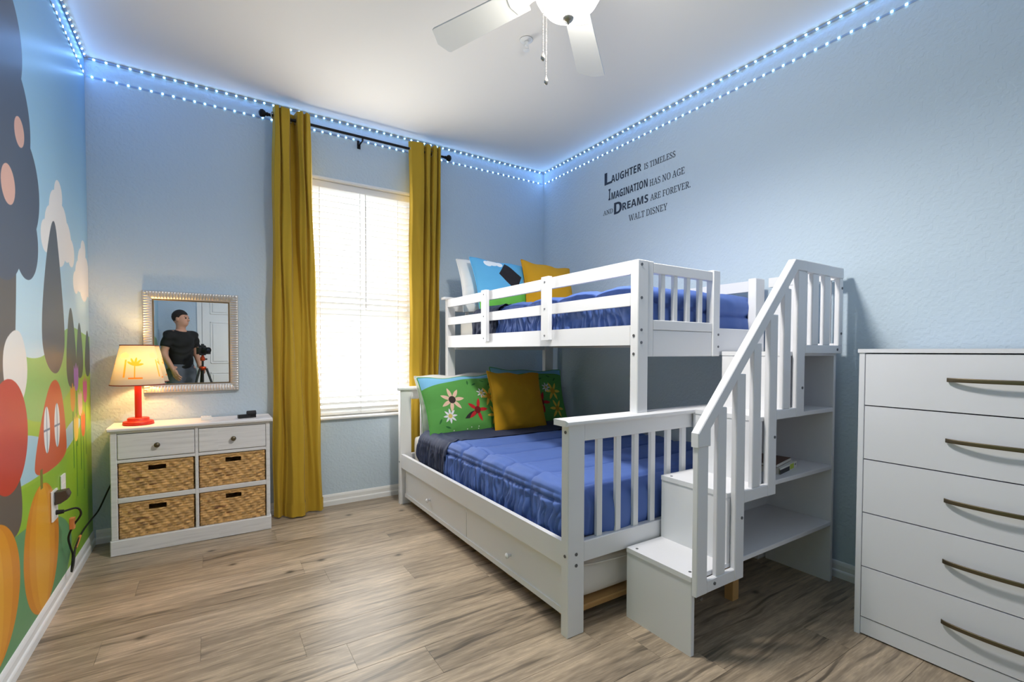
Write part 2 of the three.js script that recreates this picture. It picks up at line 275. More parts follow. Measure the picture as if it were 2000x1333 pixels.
// ---------------------------------------------------------------- blind, curtains and rod
{
  const b = thing('window_blind', 'white slatted blind lowered inside the window between the mustard curtains', 'blind', [(WIN.x0 + WIN.x1) / 2, WIN.y0, -0.06]);
  const x0 = WIN.x0 + 0.02, x1 = WIN.x1 - 0.02, zc = -0.06, top = WIN.y1 - 0.07, bottom = WIN.y0 + 0.045, n = 38;
  part('head_rail', board(x0, x1, WIN.y1 - 0.06, WIN.y1 - 0.0125, zc - 0.025, zc + 0.03, 0.004), M.vinyl, b);
  const tilt = -0.5;
  const slatGeo = (() => { const s = new THREE.Shape(); const wv = 0.025, th = 0.0014; s.moveTo(-wv, 0); s.quadraticCurveTo(0, 0.006, wv, 0); s.lineTo(wv, -th * 2); s.quadraticCurveTo(0, 0.006 - th * 2, -wv, -th * 2); s.closePath(); const g = new THREE.ExtrudeGeometry(s, { depth: x1 - x0, bevelEnabled: false, curveSegments: 5 }); g.rotateY(-Math.PI / 2); g.translate((x1 - x0) / 2, 0, 0); g.rotateX(tilt); return metreUV(clean(g)); })();
  for (let i = 0; i < n; i++) { const m = local('slat', slatGeo, M.slat, b); m.position.set(0, lerp(bottom, top, i / (n - 1)) - WIN.y0, 0); }
  part('bottom_rail', board(x0, x1, WIN.y0 + 0.004, WIN.y0 + 0.02, zc - 0.024, zc + 0.024, 0.004), M.vinyl, b);
  for (const x of [1.27, 1.56, 1.855]) for (const s of [-1, 1]) part('ladder_cord', rod([x, bottom - 0.03, zc + s * 0.0275], [x, top + 0.01, zc + s * 0.0275], 0.0018, 6), M.cordWhite, b);
  part('tilt_wand', rod([1.6, 1.45, zc + 0.036], [1.6, top + 0.01, zc + 0.033], 0.004, 8), M.plastic, b);

  const rodY = 2.70, rodZ = 0.1;
  const r = thing('curtain_rod', 'black metal curtain rod with round end knobs above the window', 'curtain rod', [1.564, rodY, rodZ]);
  part('pole', rod([0.93, rodY, rodZ], [2.2, rodY, rodZ], 0.0095, 16), M.blackMetal, r);
  for (const [x, s] of [[0.93, -1], [2.2, 1]]) part('finial', lathe([[0, 0], [0.012, 0], [0.013, 0.008], [0.01, 0.012], [0.02, 0.02], [0.026, 0.033], [0.022, 0.047], [0.01, 0.055], [0, 0.056]], 0, 0, 0, 20).rotateZ(-s * Math.PI / 2).translate(x, rodY, rodZ), M.blackMetal, r);
  for (const x of [0.985, 1.545, 2.14]) part('bracket', merge([plain(x - 0.006, x + 0.006, rodY - 0.028, rodY - 0.0105, 0.004, rodZ + 0.008), plain(x - 0.012, x + 0.012, rodY - 0.05, rodY + 0.01, 0.0006, 0.004)]), M.blackMetal, r);

  const profile = (pts, a) => { for (let i = 1; i < pts.length; i++) if (a <= pts[i][0]) { const t = (a - pts[i - 1][0]) / (pts[i][0] - pts[i - 1][0]); return lerp(pts[i - 1][1], pts[i][1], t * t * (3 - 2 * t)); } return pts[pts.length - 1][1]; };
  function curtain(xa, xb, xaLow, xbLow, label, seed, high, low, rings) {
    const c = thing('window_curtain', label, 'curtain', [(xa + xb) / 2, 0, rodZ]);
    const yTop = rodY + 0.055, yLow = 0.012;
    const fold = (a, y) => { const t = (yTop - y) / yTop, k = smooth(0.1, 1, t);
      const aa = clamp(a + 0.012 * Math.sin(y * 2.2 + seed + a * 5) * t, 0, 1);
      const z = rodZ + 0.048 * lerp(profile(high, aa), profile(low, aa), k) + 0.006 * t * Math.sin(a * 31 + seed + 3 * t) + 0.003 * Math.sin(y * 9 + a * 12 + seed);
      return Math.max(z, 0.024 + 0.02 * (y < 0.09 ? 1 : 0)); };
    const f = (a, b, d) => { const y = lerp(yLow, yTop, b), t = 1 - b, x = lerp(lerp(xa, xaLow, t), lerp(xb, xbLow, t), a) + 0.004 * Math.sin(y * 7 + a * 14 + seed), e = 0.004; const za = fold(Math.max(0, a - e), y), zb = fold(Math.min(1, a + e), y), z = fold(a, y); const nx = -(zb - za), nz = 2 * e * (xb - xa), L = Math.hypot(nx, nz); return [x + d * nx / L, y, z + d * nz / L]; };
    const th = 0.0012, front = sheet((a, b) => f(a, b, th), 150, 60, (a, b) => [a * 1.1, b * 2.7]), back = sheet((a, b) => f(1 - a, b, -th), 150, 60, (a, b) => [a * 1.1, b * 2.7]);
    part('fabric', merge([front, back]), M.curtain, c);
    part('hem', merge([sheet((a, b) => f(a, 0, th + 0.0012 + 0 * b).map((v, i) => i === 1 ? v + 0.09 * b : v), 150, 1, (a, b) => [a, b * 0.1])]), M.curtain, c);
    for (const [a, turn] of rings) part('grommet', new THREE.TorusGeometry(0.0215, 0.0038, 8, 24).rotateY(turn).translate(lerp(xa, xb, a), rodY, rodZ), M.steel, c);
    return c;
  }
  curtain(0.955, 1.19, 0.94, 1.255, 'mustard yellow curtain panel hanging beside the whitewashed cabinet', 1.3,
    [[0, -0.2], [0.05, 0.8], [0.15, 0.95], [0.19, 0.35], [0.24, 0.95], [0.4, 0.8], [0.48, -0.8], [0.58, -1], [0.66, 0.6], [0.76, 1], [0.81, 0.3], [0.86, 0.95], [0.95, 0.7], [1, -0.3]],
    [[0, -0.3], [0.1, 0.3], [0.2, -0.2], [0.25, 0.5], [0.36, 1.5], [0.58, 1.35], [0.64, 0.2], [0.7, -0.4], [0.82, 0.2], [0.92, 0.4], [1, 0]], [[0.02, 0.9], [0.45, 1.0], [0.63, -1.0], [0.98, 1.1]]);
  curtain(1.9, 2.165, 1.9, 2.13, 'mustard yellow curtain panel hanging behind the head of the bunk bed', 4.1,
    [[0, 0], [0.08, 0.45], [0.3, 0.7], [0.42, 0.6], [0.47, -0.8], [0.53, 0.8], [0.62, 0.7], [0.66, -0.8], [0.72, 0.85], [0.82, 0.7], [0.86, -0.8], [0.92, 0.8], [1, 0.2]],
    [[0, 0.1], [0.2, 0.8], [0.36, 0.4], [0.47, -0.6], [0.55, 0.7], [0.66, -0.5], [0.74, 0.8], [0.86, -0.4], [0.93, 0.6], [1, 0.1]], [[0.1, 0.4], [0.45, 1.1], [0.68, -1.0], [0.88, 1.1]]);
}

// ---------------------------------------------------------------- blue light strips along the top of the walls
{
  const tape = mat({ color: 0x8ea6c8, roughness: 0.6 }), lens = mat({ color: 0xdfefff, emissive: new THREE.Color(0.35, 0.72, 1.0), emissiveIntensity: 9, roughness: 0.3 });
  const ledGeo = plain(-0.0045, 0.0045, -0.0045, 0.0045, 0, 0.0035), STEP = 0.0545;
  // each run: origin, direction along, outward, name of its wall
  function strip(o, along, out, len, label, glow, group) {
    const t = thing('light_strip', label, 'light strip', o, 0, group);
    const A = new THREE.Vector3(...along), N = new THREE.Vector3(...out).normalize(), U = new THREE.Vector3().crossVectors(N, A).normalize();
    const q = new THREE.Quaternion().setFromRotationMatrix(new THREE.Matrix4().makeBasis(A, U, N));
    const band = plain(0, len, -0.005, 0.005, 0, 0.0012); band.applyQuaternion(q); local('tape', band, tape, t);
    for (let s = 0.025; s < len; s += STEP) { const m = local('light_diode', ledGeo, lens, t); m.quaternion.copy(q); m.position.copy(A).multiplyScalar(s).addScaledVector(N, 0.0012); }
    const L = new THREE.RectAreaLight(new THREE.Color(0.2, 0.42, 1.0), glow, len, 0.008); L.name = 'strip_light';
    L.position.copy(A).multiplyScalar(len / 2).addScaledVector(N, 0.006);
    L.quaternion.setFromRotationMatrix(new THREE.Matrix4().makeBasis(A.clone().negate(), U, N.clone().negate())); t.add(L);
  }
  const yU = H - 0.009, yL = H - 0.108, g = 'blue light strips under the ceiling';
  strip([0.02, yU, 0.009], [1, 0, 0], [0, -0.7, 0.7], W - 0.04, 'upper blue light strip at the ceiling edge above the window', 19, g);
  strip([0.01, yL, 0.0008], [1, 0, 0], [0, 0, 1], W - 0.02, 'lower blue light strip on the wall above the curtain rod', 12, g);
  strip([0.009, yU, D - 0.02], [0, 0, -1], [0.7, -0.7, 0], D - 0.04, 'upper blue light strip at the ceiling edge above the mural', 19, g);
  strip([0.0022, yL, D - 0.02], [0, 0, -1], [1, 0, 0], D - 0.03, 'lower blue light strip across the sky of the mural', 12, g);
  strip([W - 0.009, yU, 0.02], [0, 0, 1], [-0.7, -0.7, 0], D - 0.04, 'upper blue light strip at the ceiling edge above the wall lettering', 19, g);
  strip([W - 0.0008, yL, 0.01], [0, 0, 1], [-1, 0, 0], D - 0.03, 'lower blue light strip on the wall just above the lettering', 12, g);
}

// ---------------------------------------------------------------- ceiling fan with lamp, sprinkler
{
  const cx = 1.719, cz = 2.244, f = thing('ceiling_fan', 'white five-blade ceiling fan with a lit glass bowl and pull chains', 'ceiling fan', [cx, H, cz]);
  part('canopy', lathe([[0, 0], [0.075, 0], [0.072, -0.03], [0.05, -0.06], [0.016, -0.07], [0.016, -0.1], [0, -0.1]].reverse(), cx, H - 0.0006, cz, 40), M.fanWhite, f);
  part('down_rod', rod([cx, H - 0.1, cz], [cx, H - 0.14, cz], 0.014, 16), M.fanWhite, f);
  part('motor_housing', lathe([[0, -0.3], [0.085, -0.3], [0.1, -0.285], [0.125, -0.27], [0.135, -0.24], [0.13, -0.19], [0.1, -0.155], [0.04, -0.14], [0, -0.138]], cx, H, cz, 48), M.fanWhite, f);
  part('light_fitter', lathe([[0, -0.335], [0.118, -0.335], [0.122, -0.33], [0.118, -0.315], [0.07, -0.301], [0, -0.301]], cx, H, cz, 48), M.nickel, f);
  for (let k = 0; k < 5; k++) {
    const ang = (-112.5 + 72 * k) * Math.PI / 180;
    const s = new THREE.Shape(); s.moveTo(0.2, -0.052); s.lineTo(0.64, -0.067); s.lineTo(0.648, -0.06); s.lineTo(0.664, -0.005); s.lineTo(0.632, 0.062); s.lineTo(0.622, 0.066); s.lineTo(0.2, 0.055); s.quadraticCurveTo(0.185, 0, 0.2, -0.052);
    const g = new THREE.ExtrudeGeometry(s, { depth: 0.005, bevelEnabled: true, bevelThickness: 0.001, bevelSize: 0.001, bevelSegments: 1 }); g.translate(0, 0, -0.0025);
    g.rotateX(-Math.PI / 2); g.rotateX(0.2); g.rotateY(-ang);
    const blade = local('blade', metreUV(clean(g)), M.fanBlade, f); blade.position.y = 2.526 - H;
    const iron = new THREE.Shape(); iron.moveTo(0.11, -0.018); iron.lineTo(0.17, -0.02); iron.lineTo(0.25, -0.045); iron.lineTo(0.262, 0); iron.lineTo(0.25, 0.045); iron.lineTo(0.17, 0.02); iron.lineTo(0.11, 0.018);
    const ig = new THREE.ExtrudeGeometry(iron, { depth: 0.004, bevelEnabled: false }); ig.rotateX(-Math.PI / 2); ig.rotateX(0.2); ig.translate(0, -0.008, 0); ig.rotateY(-ang);
    local('blade_bracket', metreUV(clean(ig)), M.fanWhite, blade);
  }
  const bowl = phys({ color: 0xfff8ec, emissive: new THREE.Color(1.0, 0.96, 0.88), emissiveIntensity: 1.3, roughness: 0.35 });
  part('lamp_bowl', lathe([[0, -0.1], [0.03, -0.098], [0.06, -0.09], [0.085, -0.076], [0.094, -0.062], [0.107, -0.05], [0.121, -0.025], [0.127, 0], [0.123, 0.004], [0, 0.0042]], cx, 2.4805, cz, 56), bowl, f);
  part('bowl_finial', lathe([[0, -0.03], [0.004, -0.028], [0.005, -0.022], [0.013, -0.018], [0.02, -0.009], [0.022, 0], [0, 0.001]], cx, 2.38, cz, 28), M.nickel, f);
  const L = new THREE.SpotLight(new THREE.Color(1.0, 0.95, 0.88), 7.6, 0, 1.52, 0.4); L.name = 'fan_lamp'; L.position.set(0, 2.42 - H, 0); L.target.position.set(0, -H, 0); f.add(L.target);
  const up = new THREE.PointLight(new THREE.Color(1.0, 0.95, 0.87), 1.2); up.name = 'fan_lamp_glow'; up.position.set(0, 2.41 - H, 0); up.castShadow = true; up.shadow.radius = 5; f.add(up); L.castShadow = true; L.shadow.radius = 5; f.add(L);
  for (const [dx, dz, y0, y1] of [[-0.075, -0.055, 2.22, 2.485], [-0.03, -0.095, 2.165, 2.485]]) {
    const beads = []; for (let y = y0 + 0.03; y < y1; y += 0.006) beads.push(new THREE.SphereGeometry(0.0022, 6, 4).translate(cx + dx, y, cz + dz));
    const ch = part('pull_chain', merge(beads), M.nickel, f);
    part('chain_weight', lathe([[0, 0], [0.005, 0.002], [0.0085, 0.01], [0.008, 0.017], [0.0035, 0.026], [0.002, 0.032], [0, 0.033]], cx + dx, y0, cz + dz, 16), M.nickel, ch);
  }
  const s = thing('fire_sprinkler', 'small metal fire sprinkler head on the ceiling beyond the fan', 'sprinkler', [2.045, H, 1.49]);
  const at = (p) => lathe(p, 2.045, H - 0.0006, 1.49, 28);
  part('escutcheon', at([[0, -0.008], [0.018, -0.008], [0.034, -0.003], [0.036, 0], [0, 0]]), M.fanWhite, s);
  part('sprinkler_body', at([[0, -0.028], [0.009, -0.028], [0.012, -0.02], [0.012, -0.008], [0, -0.008]]), M.fanWhite, s);
  part('frame_arms', merge([-1, 1].map((k) => tube([[2.045 + k * 0.009, H - 0.026, 1.49], [2.045 + k * 0.014, H - 0.038, 1.49], [2.045 + k * 0.004, H - 0.054, 1.49]], 0.0022, 10, 6))), M.fanWhite, s);
  part('deflector', at([[0, -0.057], [0.017, -0.056], [0.017, -0.0545], [0, -0.0535]]), M.fanWhite, s);
}

// ---------------------------------------------------------------- bunk bed
const BX = 1.768, BR = 3.198, ZH0 = 0.215, ZH1 = 0.26, ZF0 = 2.155, ZF1 = 2.2;   // lower bed: near side, wall side, head and foot frames
const UX = 2.15, UR = 3.185;                                                     // upper bed
{
  const b = thing('bunk_bed', 'white wooden bunk bed with a narrow upper bunk over a wide lower bunk', 'bunk bed', [(BX + BR) / 2, 0, (ZH0 + ZF1) / 2]);
  const P = (name, g, parent = b) => part(name, g, M.white, parent);
  // lower headboard and footboard
  for (const [z0, z1, foot] of [[ZH0, ZH1, 0], [ZF0, ZF1, 1]]) {
    P('post', board(BX, BX + 0.085, 0, 0.848, z0, z1)); P('post', board(BR - 0.085, BR, 0, 0.848, z0, z1));
    P('top_rail', board(BX + 0.085, BR - 0.085, 0.78, 0.848, z0 + 0.006, z1 - 0.004));
    P('bottom_rail', board(BX + 0.085, BR - 0.085, 0.288, 0.372, z0 + 0.006, z1 - 0.004));
    P('cap', board(BX - 0.028, BR + 0.012, 0.848, 0.872, z0 - 0.022, z1 + 0.022, 0.007));
    for (let k = 0; k < 10; k++) { const x = 1.948 + k * 0.1078; if (x < BR - 0.12) P('slat', board(x - 0.0155, x + 0.0155, 0.372, 0.78, z0 + 0.014, z1 - 0.014, 0.002)); }
  }
  P('side_rail', board(BX + 0.006, BX + 0.03, 0.275, 0.375, ZH1, ZF0));
  P('side_rail', board(BR - 0.03, BR - 0.006, 0.275, 0.375, ZH1, ZF0));
  for (let k = 0; k < 12; k++) { const z = 0.36 + k * 0.155; part('bed_slat', board(BX + 0.032, BR - 0.032, 0.283, 0.3, z, z + 0.07), M.pine, b); }
  // upper bunk: posts, rails, guards
  const y0 = 0.872;
  const post = (x0, x1, z0, z1, ya, yb) => P('post', board(x0, x1, ya, yb, z0, z1));
  post(UX, UX + 0.066, ZF0, ZF1, y0, 1.54); post(UX, UX + 0.066, ZH0, ZH1, y0, 1.54); post(UR - 0.09, UR, ZH0, ZH1, y0, 1.54); post(3.05, 3.135, ZF0, ZF1, y0, 1.535);
  post(2.68, 2.735, ZF0 + 0.005, ZF1 + 0.001, 1.118, 1.542);
  P('cap', board(UX - 0.03, UR + 0.02, 1.54, 1.558, ZH0 - 0.015, ZH1 + 0.015, 0.006));
  // head end of the upper bunk
  P('top_rail', board(UX + 0.066, UR - 0.09, 1.45, 1.54, ZH0 + 0.006, ZH1 - 0.006)); P('bottom_rail', board(UX + 0.066, UR - 0.09, 1.15, 1.26, ZH0 + 0.006, ZH1 - 0.006));
  for (let k = 0; k < 7; k++) { const x = 2.33 + k * 0.108; P('slat', board(x - 0.014, x + 0.014, 1.26, 1.45, ZH0 + 0.015, ZH1 - 0.015, 0.002)); }
  // foot end
  P('stile', board(UX + 0.066, UX + 0.103, 1.118, 1.54, ZF0 + 0.006, ZF1 - 0.004));
  P('top_rail', board(UX + 0.103, 2.68, 1.49, 1.535, ZF0 + 0.006, ZF1 - 0.004)); P('bottom_rail', board(UX + 0.103, 2.68, 1.238, 1.282, ZF0 + 0.006, ZF1 - 0.004)); P('foot_panel', board(UX + 0.103, 2.68, 1.118, 1.2365, ZF0 + 0.008, ZF1 - 0.006));
  for (const x of [2.327, 2.4135, 2.506, 2.599]) P('slat', board(x - 0.0135, x + 0.0135, 1.282, 1.49, ZF0 + 0.014, ZF1 - 0.012, 0.002));
  P('step_over_rail', board(2.735, 3.05, 1.125, 1.258, ZF0 + 0.008, ZF1 - 0.004));
  // near side and wall side rails
  for (const [x0, x1] of [[UX - 0.001, UX + 0.021], [UR - 0.024, UR - 0.002]]) {
    P('guard_rail', board(x0, x1, 1.48, 1.54, ZH1, ZF0)); P('guard_rail', board(x0, x1, 1.342, 1.398, ZH1, ZF0)); P('side_rail', board(x0, x1, 1.168, 1.256, ZH1, ZF0));
  }
  for (const z of [0.88, 1.56]) { const u = P('guard_upright', board(UX - 0.028, UX - 0.002, 1.2, 1.545, z - 0.035, z + 0.035)); for (const y of [1.515, 1.37, 1.225]) part('bolt', rod([UX - 0.0278, y, z], [UX - 0.0305, y, z], 0.0055, 10), M.bolt, u); }
  for (const x of [2.17, UR - 0.05]) P('slat_ledge', board(x, x + 0.025, 1.172, 1.192, ZH1, ZF0));
  for (let k = 0; k < 10; k++) { const z = 0.34 + k * 0.185; part('bed_slat', board(2.175, UR - 0.03, 1.193, 1.208, z, z + 0.07), M.pine, b); }
  // bolts on the posts
  for (const y of [1.52, 1.375, 1.235, 1.18]) part('bolt', rod([UX + 0.022, y, ZF1 - 0.001], [UX + 0.022, y, ZF1 + 0.002], 0.0065, 12), M.bolt, b);
  for (const y of [1.21, 1.13]) part('bolt', rod([UX + 0.001, y, ZF0 + 0.022], [UX - 0.002, y, ZF0 + 0.022], 0.0065, 12), M.bolt, b);
  for (const y of [1.225, 1.165]) part('bolt', rod([2.722, y, ZF1], [2.722, y, ZF1 + 0.003], 0.006, 12), M.bolt, b);
  for (const y of [0.33, 0.285]) part('bolt', rod([BX + 0.042, y, ZF1 - 0.001], [BX + 0.042, y, ZF1 + 0.002], 0.0068, 12), M.bolt, b);
  for (const [y, z] of [[0.325, ZF0 + 0.026], [0.82, ZF0 + 0.026], [0.315, ZH0 + 0.022], [0.82, ZH0 + 0.022]]) part('bolt', rod([BX + 0.001, y, z], [BX - 0.002, y, z], 0.0065, 12), M.bolt, b);
}

// ---------------------------------------------------------------- trundle under the lower bunk
{
  const t = thing('trundle_bed', 'white trundle bed with two knobbed front panels tucked under the lower bunk', 'trundle', [2.45, 0, 1.2]);
  const x0 = BX + 0.034;
  for (const [z0, z1, zk] of [[ZH1 + 0.012, 1.258, 0.735], [1.2625, ZF0 - 0.006, 1.725]]) {
    const p = part('front_panel', board(x0, x0 + 0.016, 0.085, 0.27, z0, z1, 0.002), M.white, t);
    part('knob', lathe([[0, 0.03], [0.008, 0.029], [0.0135, 0.024], [0.014, 0.019], [0.008, 0.012], [0.006, 0.003], [0.008, 0], [0, 0]].reverse(), 0, 0, 0, 24).rotateZ(Math.PI / 2).translate(x0 + 0.0005, 0.155, zk), M.white, p);
  }
  part('front_lip', board(x0 - 0.006, x0 + 0.02, 0.058, 0.084, ZH1 + 0.012, ZF0 - 0.006, 0.004), M.white, t);
  part('base_board', board(x0 + 0.022, 3.1, 0.052, 0.064, 0.3, 2.13), M.pine, t);
  for (const z of [0.32, 0.75, 1.2, 1.65, 2.07]) part('cross_bar', board(x0 + 0.022, 3.1, 0.03, 0.0515, z, z + 0.05), M.pine, t);
  for (const x of [1.95, 2.6, 3.0]) for (const z of [0.36, 1.98]) part('caster', rod([x - 0.012, 0.016, z], [x + 0.012, 0.016, z], 0.0155, 14), M.blackRubber, t);
  function mattressGeo(x0, x1, y0, y1, z0, z1, r) { // a soft box
    const g = new THREE.BoxGeometry(x1 - x0, y1 - y0, z1 - z0, 24, 8, 30), p = g.attributes.position, hx = (x1 - x0) / 2, hy = (y1 - y0) / 2, hz = (z1 - z0) / 2, v = new THREE.Vector3(), c = new THREE.Vector3();
    for (let i = 0; i < p.count; i++) { v.fromBufferAttribute(p, i); c.set(clamp(v.x, -hx + r, hx - r), clamp(v.y, -hy + r, hy - r), clamp(v.z, -hz + r, hz - r)); const d = v.clone().sub(c), L = d.length(); if (L > 1e-6) v.copy(c).addScaledVector(d, r / L); v.x += 0.004 * (noise(v.z * 9, v.y * 12, 3) - 0.5) * Math.sign(v.x); v.z += 0.006 * (noise(v.x * 9, v.y * 12, 4) - 0.5) * Math.sign(v.z); p.setXYZ(i, v.x, v.y, v.z); }
    const m = mergeVertices((g.deleteAttribute('normal'), g.deleteAttribute('uv'), g)); m.computeVertexNormals(); m.setAttribute('uv', new THREE.Float32BufferAttribute(new Float32Array(m.attributes.position.count * 2), 2)); m.translate((x0 + x1) / 2, (y0 + y1) / 2, (z0 + z1) / 2); return metreUV(clean(m));
  }
  const piping = (x0, x1, z0, z1, y) => tube([[x0 + 0.05, y, z0], [x1 - 0.05, y, z0], [x1, y, z0 + 0.05], [x1, y, z1 - 0.05], [x1 - 0.05, y, z1], [x0 + 0.05, y, z1], [x0, y, z1 - 0.05], [x0, y, z0 + 0.05], [x0 + 0.05, y, z0]], 0.004, 160, 6);
  const add = (name, label, a, r) => { const th = thing(name, label, 'mattress', [(a[0] + a[1]) / 2, a[2], (a[4] + a[5]) / 2]); part('cover', mattressGeo(...a, r), M.mattress, th); if (!th.name.includes('_')) part('piping', piping(a[0] + 0.006, a[1] - 0.006, a[4] + 0.006, a[5] - 0.006, a[3] - 0.03), M.mattress, th); };
  add('mattress', 'white trundle mattress showing beneath the footboard of the lower bunk', [x0 + 0.05, 3.06, 0.0645, 0.262, 0.32, 2.125], 0.075);
  add('mattress', 'wide white mattress of the lower bunk under the blue comforter', [BX + 0.088, BR - 0.05, 0.3005, 0.515, ZH1 + 0.012, ZF0 - 0.045], 0.045);
  add('mattress', 'narrow white mattress of the upper bunk behind the guard rails', [UX + 0.085, UR - 0.075, 1.2085, 1.395, ZH1 + 0.015, ZF0 - 0.045], 0.045);
}

// ---------------------------------------------------------------- bedding
{
  // a quilt draped over a mattress: (u, v) run across the bed and along it; it bends down at the near side, the wall side and the foot
  function drape({ x0, x1, top, z0, z1, dropNear, dropFoot, dropFar, r, seams, puff, off = 0, noisy = 1, seed = 0, footDrape = true }) {
    const wide = x1 - x0, arc = r * Math.PI / 2;
    const bend = (s) => { if (s <= 0) return [0, 0, 0]; if (s < arc) { const a = s / r; return [r * Math.sin(a), r * (1 - Math.cos(a)), Math.sin(a)]; } return [r, r + s - arc, 1]; };
    const uLen = dropNear + wide - 2 * r + 2 * arc + dropFar - 2 * r, vLen = (z1 - z0) + (footDrape ? arc - r + Math.max(0, dropFoot - r) : 0);
    return (a, b) => {
      const su = a < 0.55 ? a / 0.55 * 0.45 : 0.45 + (a - 0.55) / 0.45 * (uLen - 0.45), sv = b * vLen;
      let x, y = top, nx = 0, nz = 0, kU = 0, kV = 0;
      const sNear = dropNear - r + arc - su, sFar = su - (uLen - (dropFar - r + arc));
      if (sNear > 0) { const [d, h, n] = bend(sNear); x = x0 + r - d; y -= h; nx = -n; kU = h / dropNear; } else if (sFar > 0) { const [d, h, n] = bend(sFar); x = x1 - r + d; y -= h; nx = n; kU = h; } else x = x0 + r + su - (dropNear - r + arc);
      let z = z0 + sv;
      if (footDrape) { const sF = sv - (z1 - r - z0); if (sF > 0) { const [d, h, n] = bend(sF); z = z1 - r + d; kV = h / dropFoot; y = Math.max(top - Math.max(dropFoot, dropNear), y - h * (1 - kU * 0.9)); nz = n; } }
      const ny = Math.sqrt(Math.max(0, 1 - nx * nx - nz * nz * 0.99));
      // quilted channels across the bed
      const phase = (sv - seams[0]) / seams[1] + 0.12 * (noise(su * 4, sv * 2, 41 + seed) - 0.5) + 0.16 * Math.exp(-Math.max(0, -sNear) / 0.09), gap = Math.abs(phase - Math.round(phase)) * seams[1], side = Math.abs(nx) > 0.8 ? 1 : 0;
      const q = 0.55 * Math.abs(Math.sin(Math.PI * phase)) ** 0.6 + 0.45 * (1 - Math.exp(-((gap / 0.009) ** 2)));
      const edgeSeam = 1 - 0.8 * Math.exp(-(((sNear - arc * 0.95) / 0.007) ** 2));
      let h = off + puff * q * edgeSeam * (1 - 0.25 * side);
      h += noisy * 0.016 * (fbm(sv * 9 + seed, su * 7, 3, 11 + seed) - 0.5);
      h += noisy * smooth(0.04, 0.1, sNear) * (0.02 * (Math.abs(noise(sv * 62 + 3 * fbm(sv * 8, su * 12, 2, 5), su * 9, 17 + seed) - 0.5) * 2 - 0.35) + 0.014 * (noise(sv * 26, su * 5, 23 + seed) - 0.5));
      h += noisy * 0.004 * Math.sin(su * 150 + 6 * fbm(sv * 6, su * 3, 2, 8)) * (1 - smooth(0.02, 0.05, Math.abs(sNear))) ;
      h += noisy * 0.02 * kV * (noise(su * 14, sv * 3, 29 + seed) - 0.5);
      return [x + nx * h, y + Math.max(ny, 0.0) * h, z + nz * h];
    };
  }
  const metres = (w, l) => (a, b) => [a * w, b * l];
  const closed = (f, nu, nv, t) => { // top sheet plus an underside so that the quilt has body
    const top = sheet(f, nu, nv, metres(1.6, 1.8)), n = top.attributes.normal, p = top.attributes.position; if (n.getY(Math.floor((nu + 1) * nv * 0.3 + nu / 2)) < 0) { const ix = top.index.array; for (let i = 0; i < ix.length; i += 3) { const k = ix[i + 1]; ix[i + 1] = ix[i + 2]; ix[i + 2] = k; } top.computeVertexNormals(); }
    const m = top.clone(), q = m.attributes.position; for (let i = 0; i < q.count; i++) q.setXYZ(i, p.getX(i) - n.getX(i) * t, p.getY(i) - n.getY(i) * t, p.getZ(i) - n.getZ(i) * t);
    return merge([top, m]);
  };
  const low = { x0: BX + 0.075, x1: BR - 0.038, top: 0.545, z0: 0.9, z1: ZF0 - 0.012, dropNear: 0.25, dropFoot: 0.178, dropFar: 0.07, r: 0.05, seams: [0.025, 0.235], puff: 0.03 };
  const c = thing('comforter', 'quilted royal blue comforter with a navy turned-back edge on the lower bunk', 'comforter', [2.45, 0.51, 1.2]);
  part('quilted_top', closed(drape(low), 190, 300, 0.006), M.blue, c);
  part('turned_back_edge', closed(drape({ ...low, z0: 0.5, z1: 0.95, footDrape: false, off: 0.026, puff: 0.006, seams: [0, 0.49], seed: 3, dropNear: 0.235 }), 130, 60, 0.012), M.navy, c, 'navy turned-back edge');
  const up = { x0: UX + 0.06, x1: UR - 0.045, top: 1.425, z0: 0.9, z1: ZF0 - 0.012, dropNear: 0.17, dropFoot: 0.17, dropFar: 0.16, r: 0.06, seams: [0.1, 0.3], puff: 0.024, seed: 7 };
  const d = thing('comforter', 'royal blue comforter with a navy turned-back edge on the upper bunk', 'comforter', [2.66, 1.4, 1.2]);
  part('quilted_top', closed(drape(up), 160, 280, 0.006), M.blue, d);
  part('turned_back_edge', closed(drape({ ...up, z0: 0.6, z1: 0.95, footDrape: false, off: 0.024, puff: 0.005, seams: [0, 0.35], seed: 9 }), 110, 50, 0.012), M.navy, d, 'navy turned-back edge');
  const bl = thing('bed_sheet', 'white sheet edge hanging out below the blue comforter at the footboard', 'sheet', [2.4, 0.31, 2.12]);
  part('fabric', merge([sheet((a, b) => [lerp(BX + 0.1, BR - 0.1, a), lerp(0.304, 0.376, b) + 0.006 * noise(a * 30, b, 3), 2.128 + 0.01 * noise(a * 26, b * 2, 5)], 90, 4), sheet((a, b) => [lerp(BX + 0.1, BR - 0.1, 1 - a), lerp(0.304, 0.376, b) + 0.006 * noise((1 - a) * 30, b, 3), 2.126 + 0.01 * noise((1 - a) * 26, b * 2, 5)], 90, 4)]), M.pillowWhite, bl);

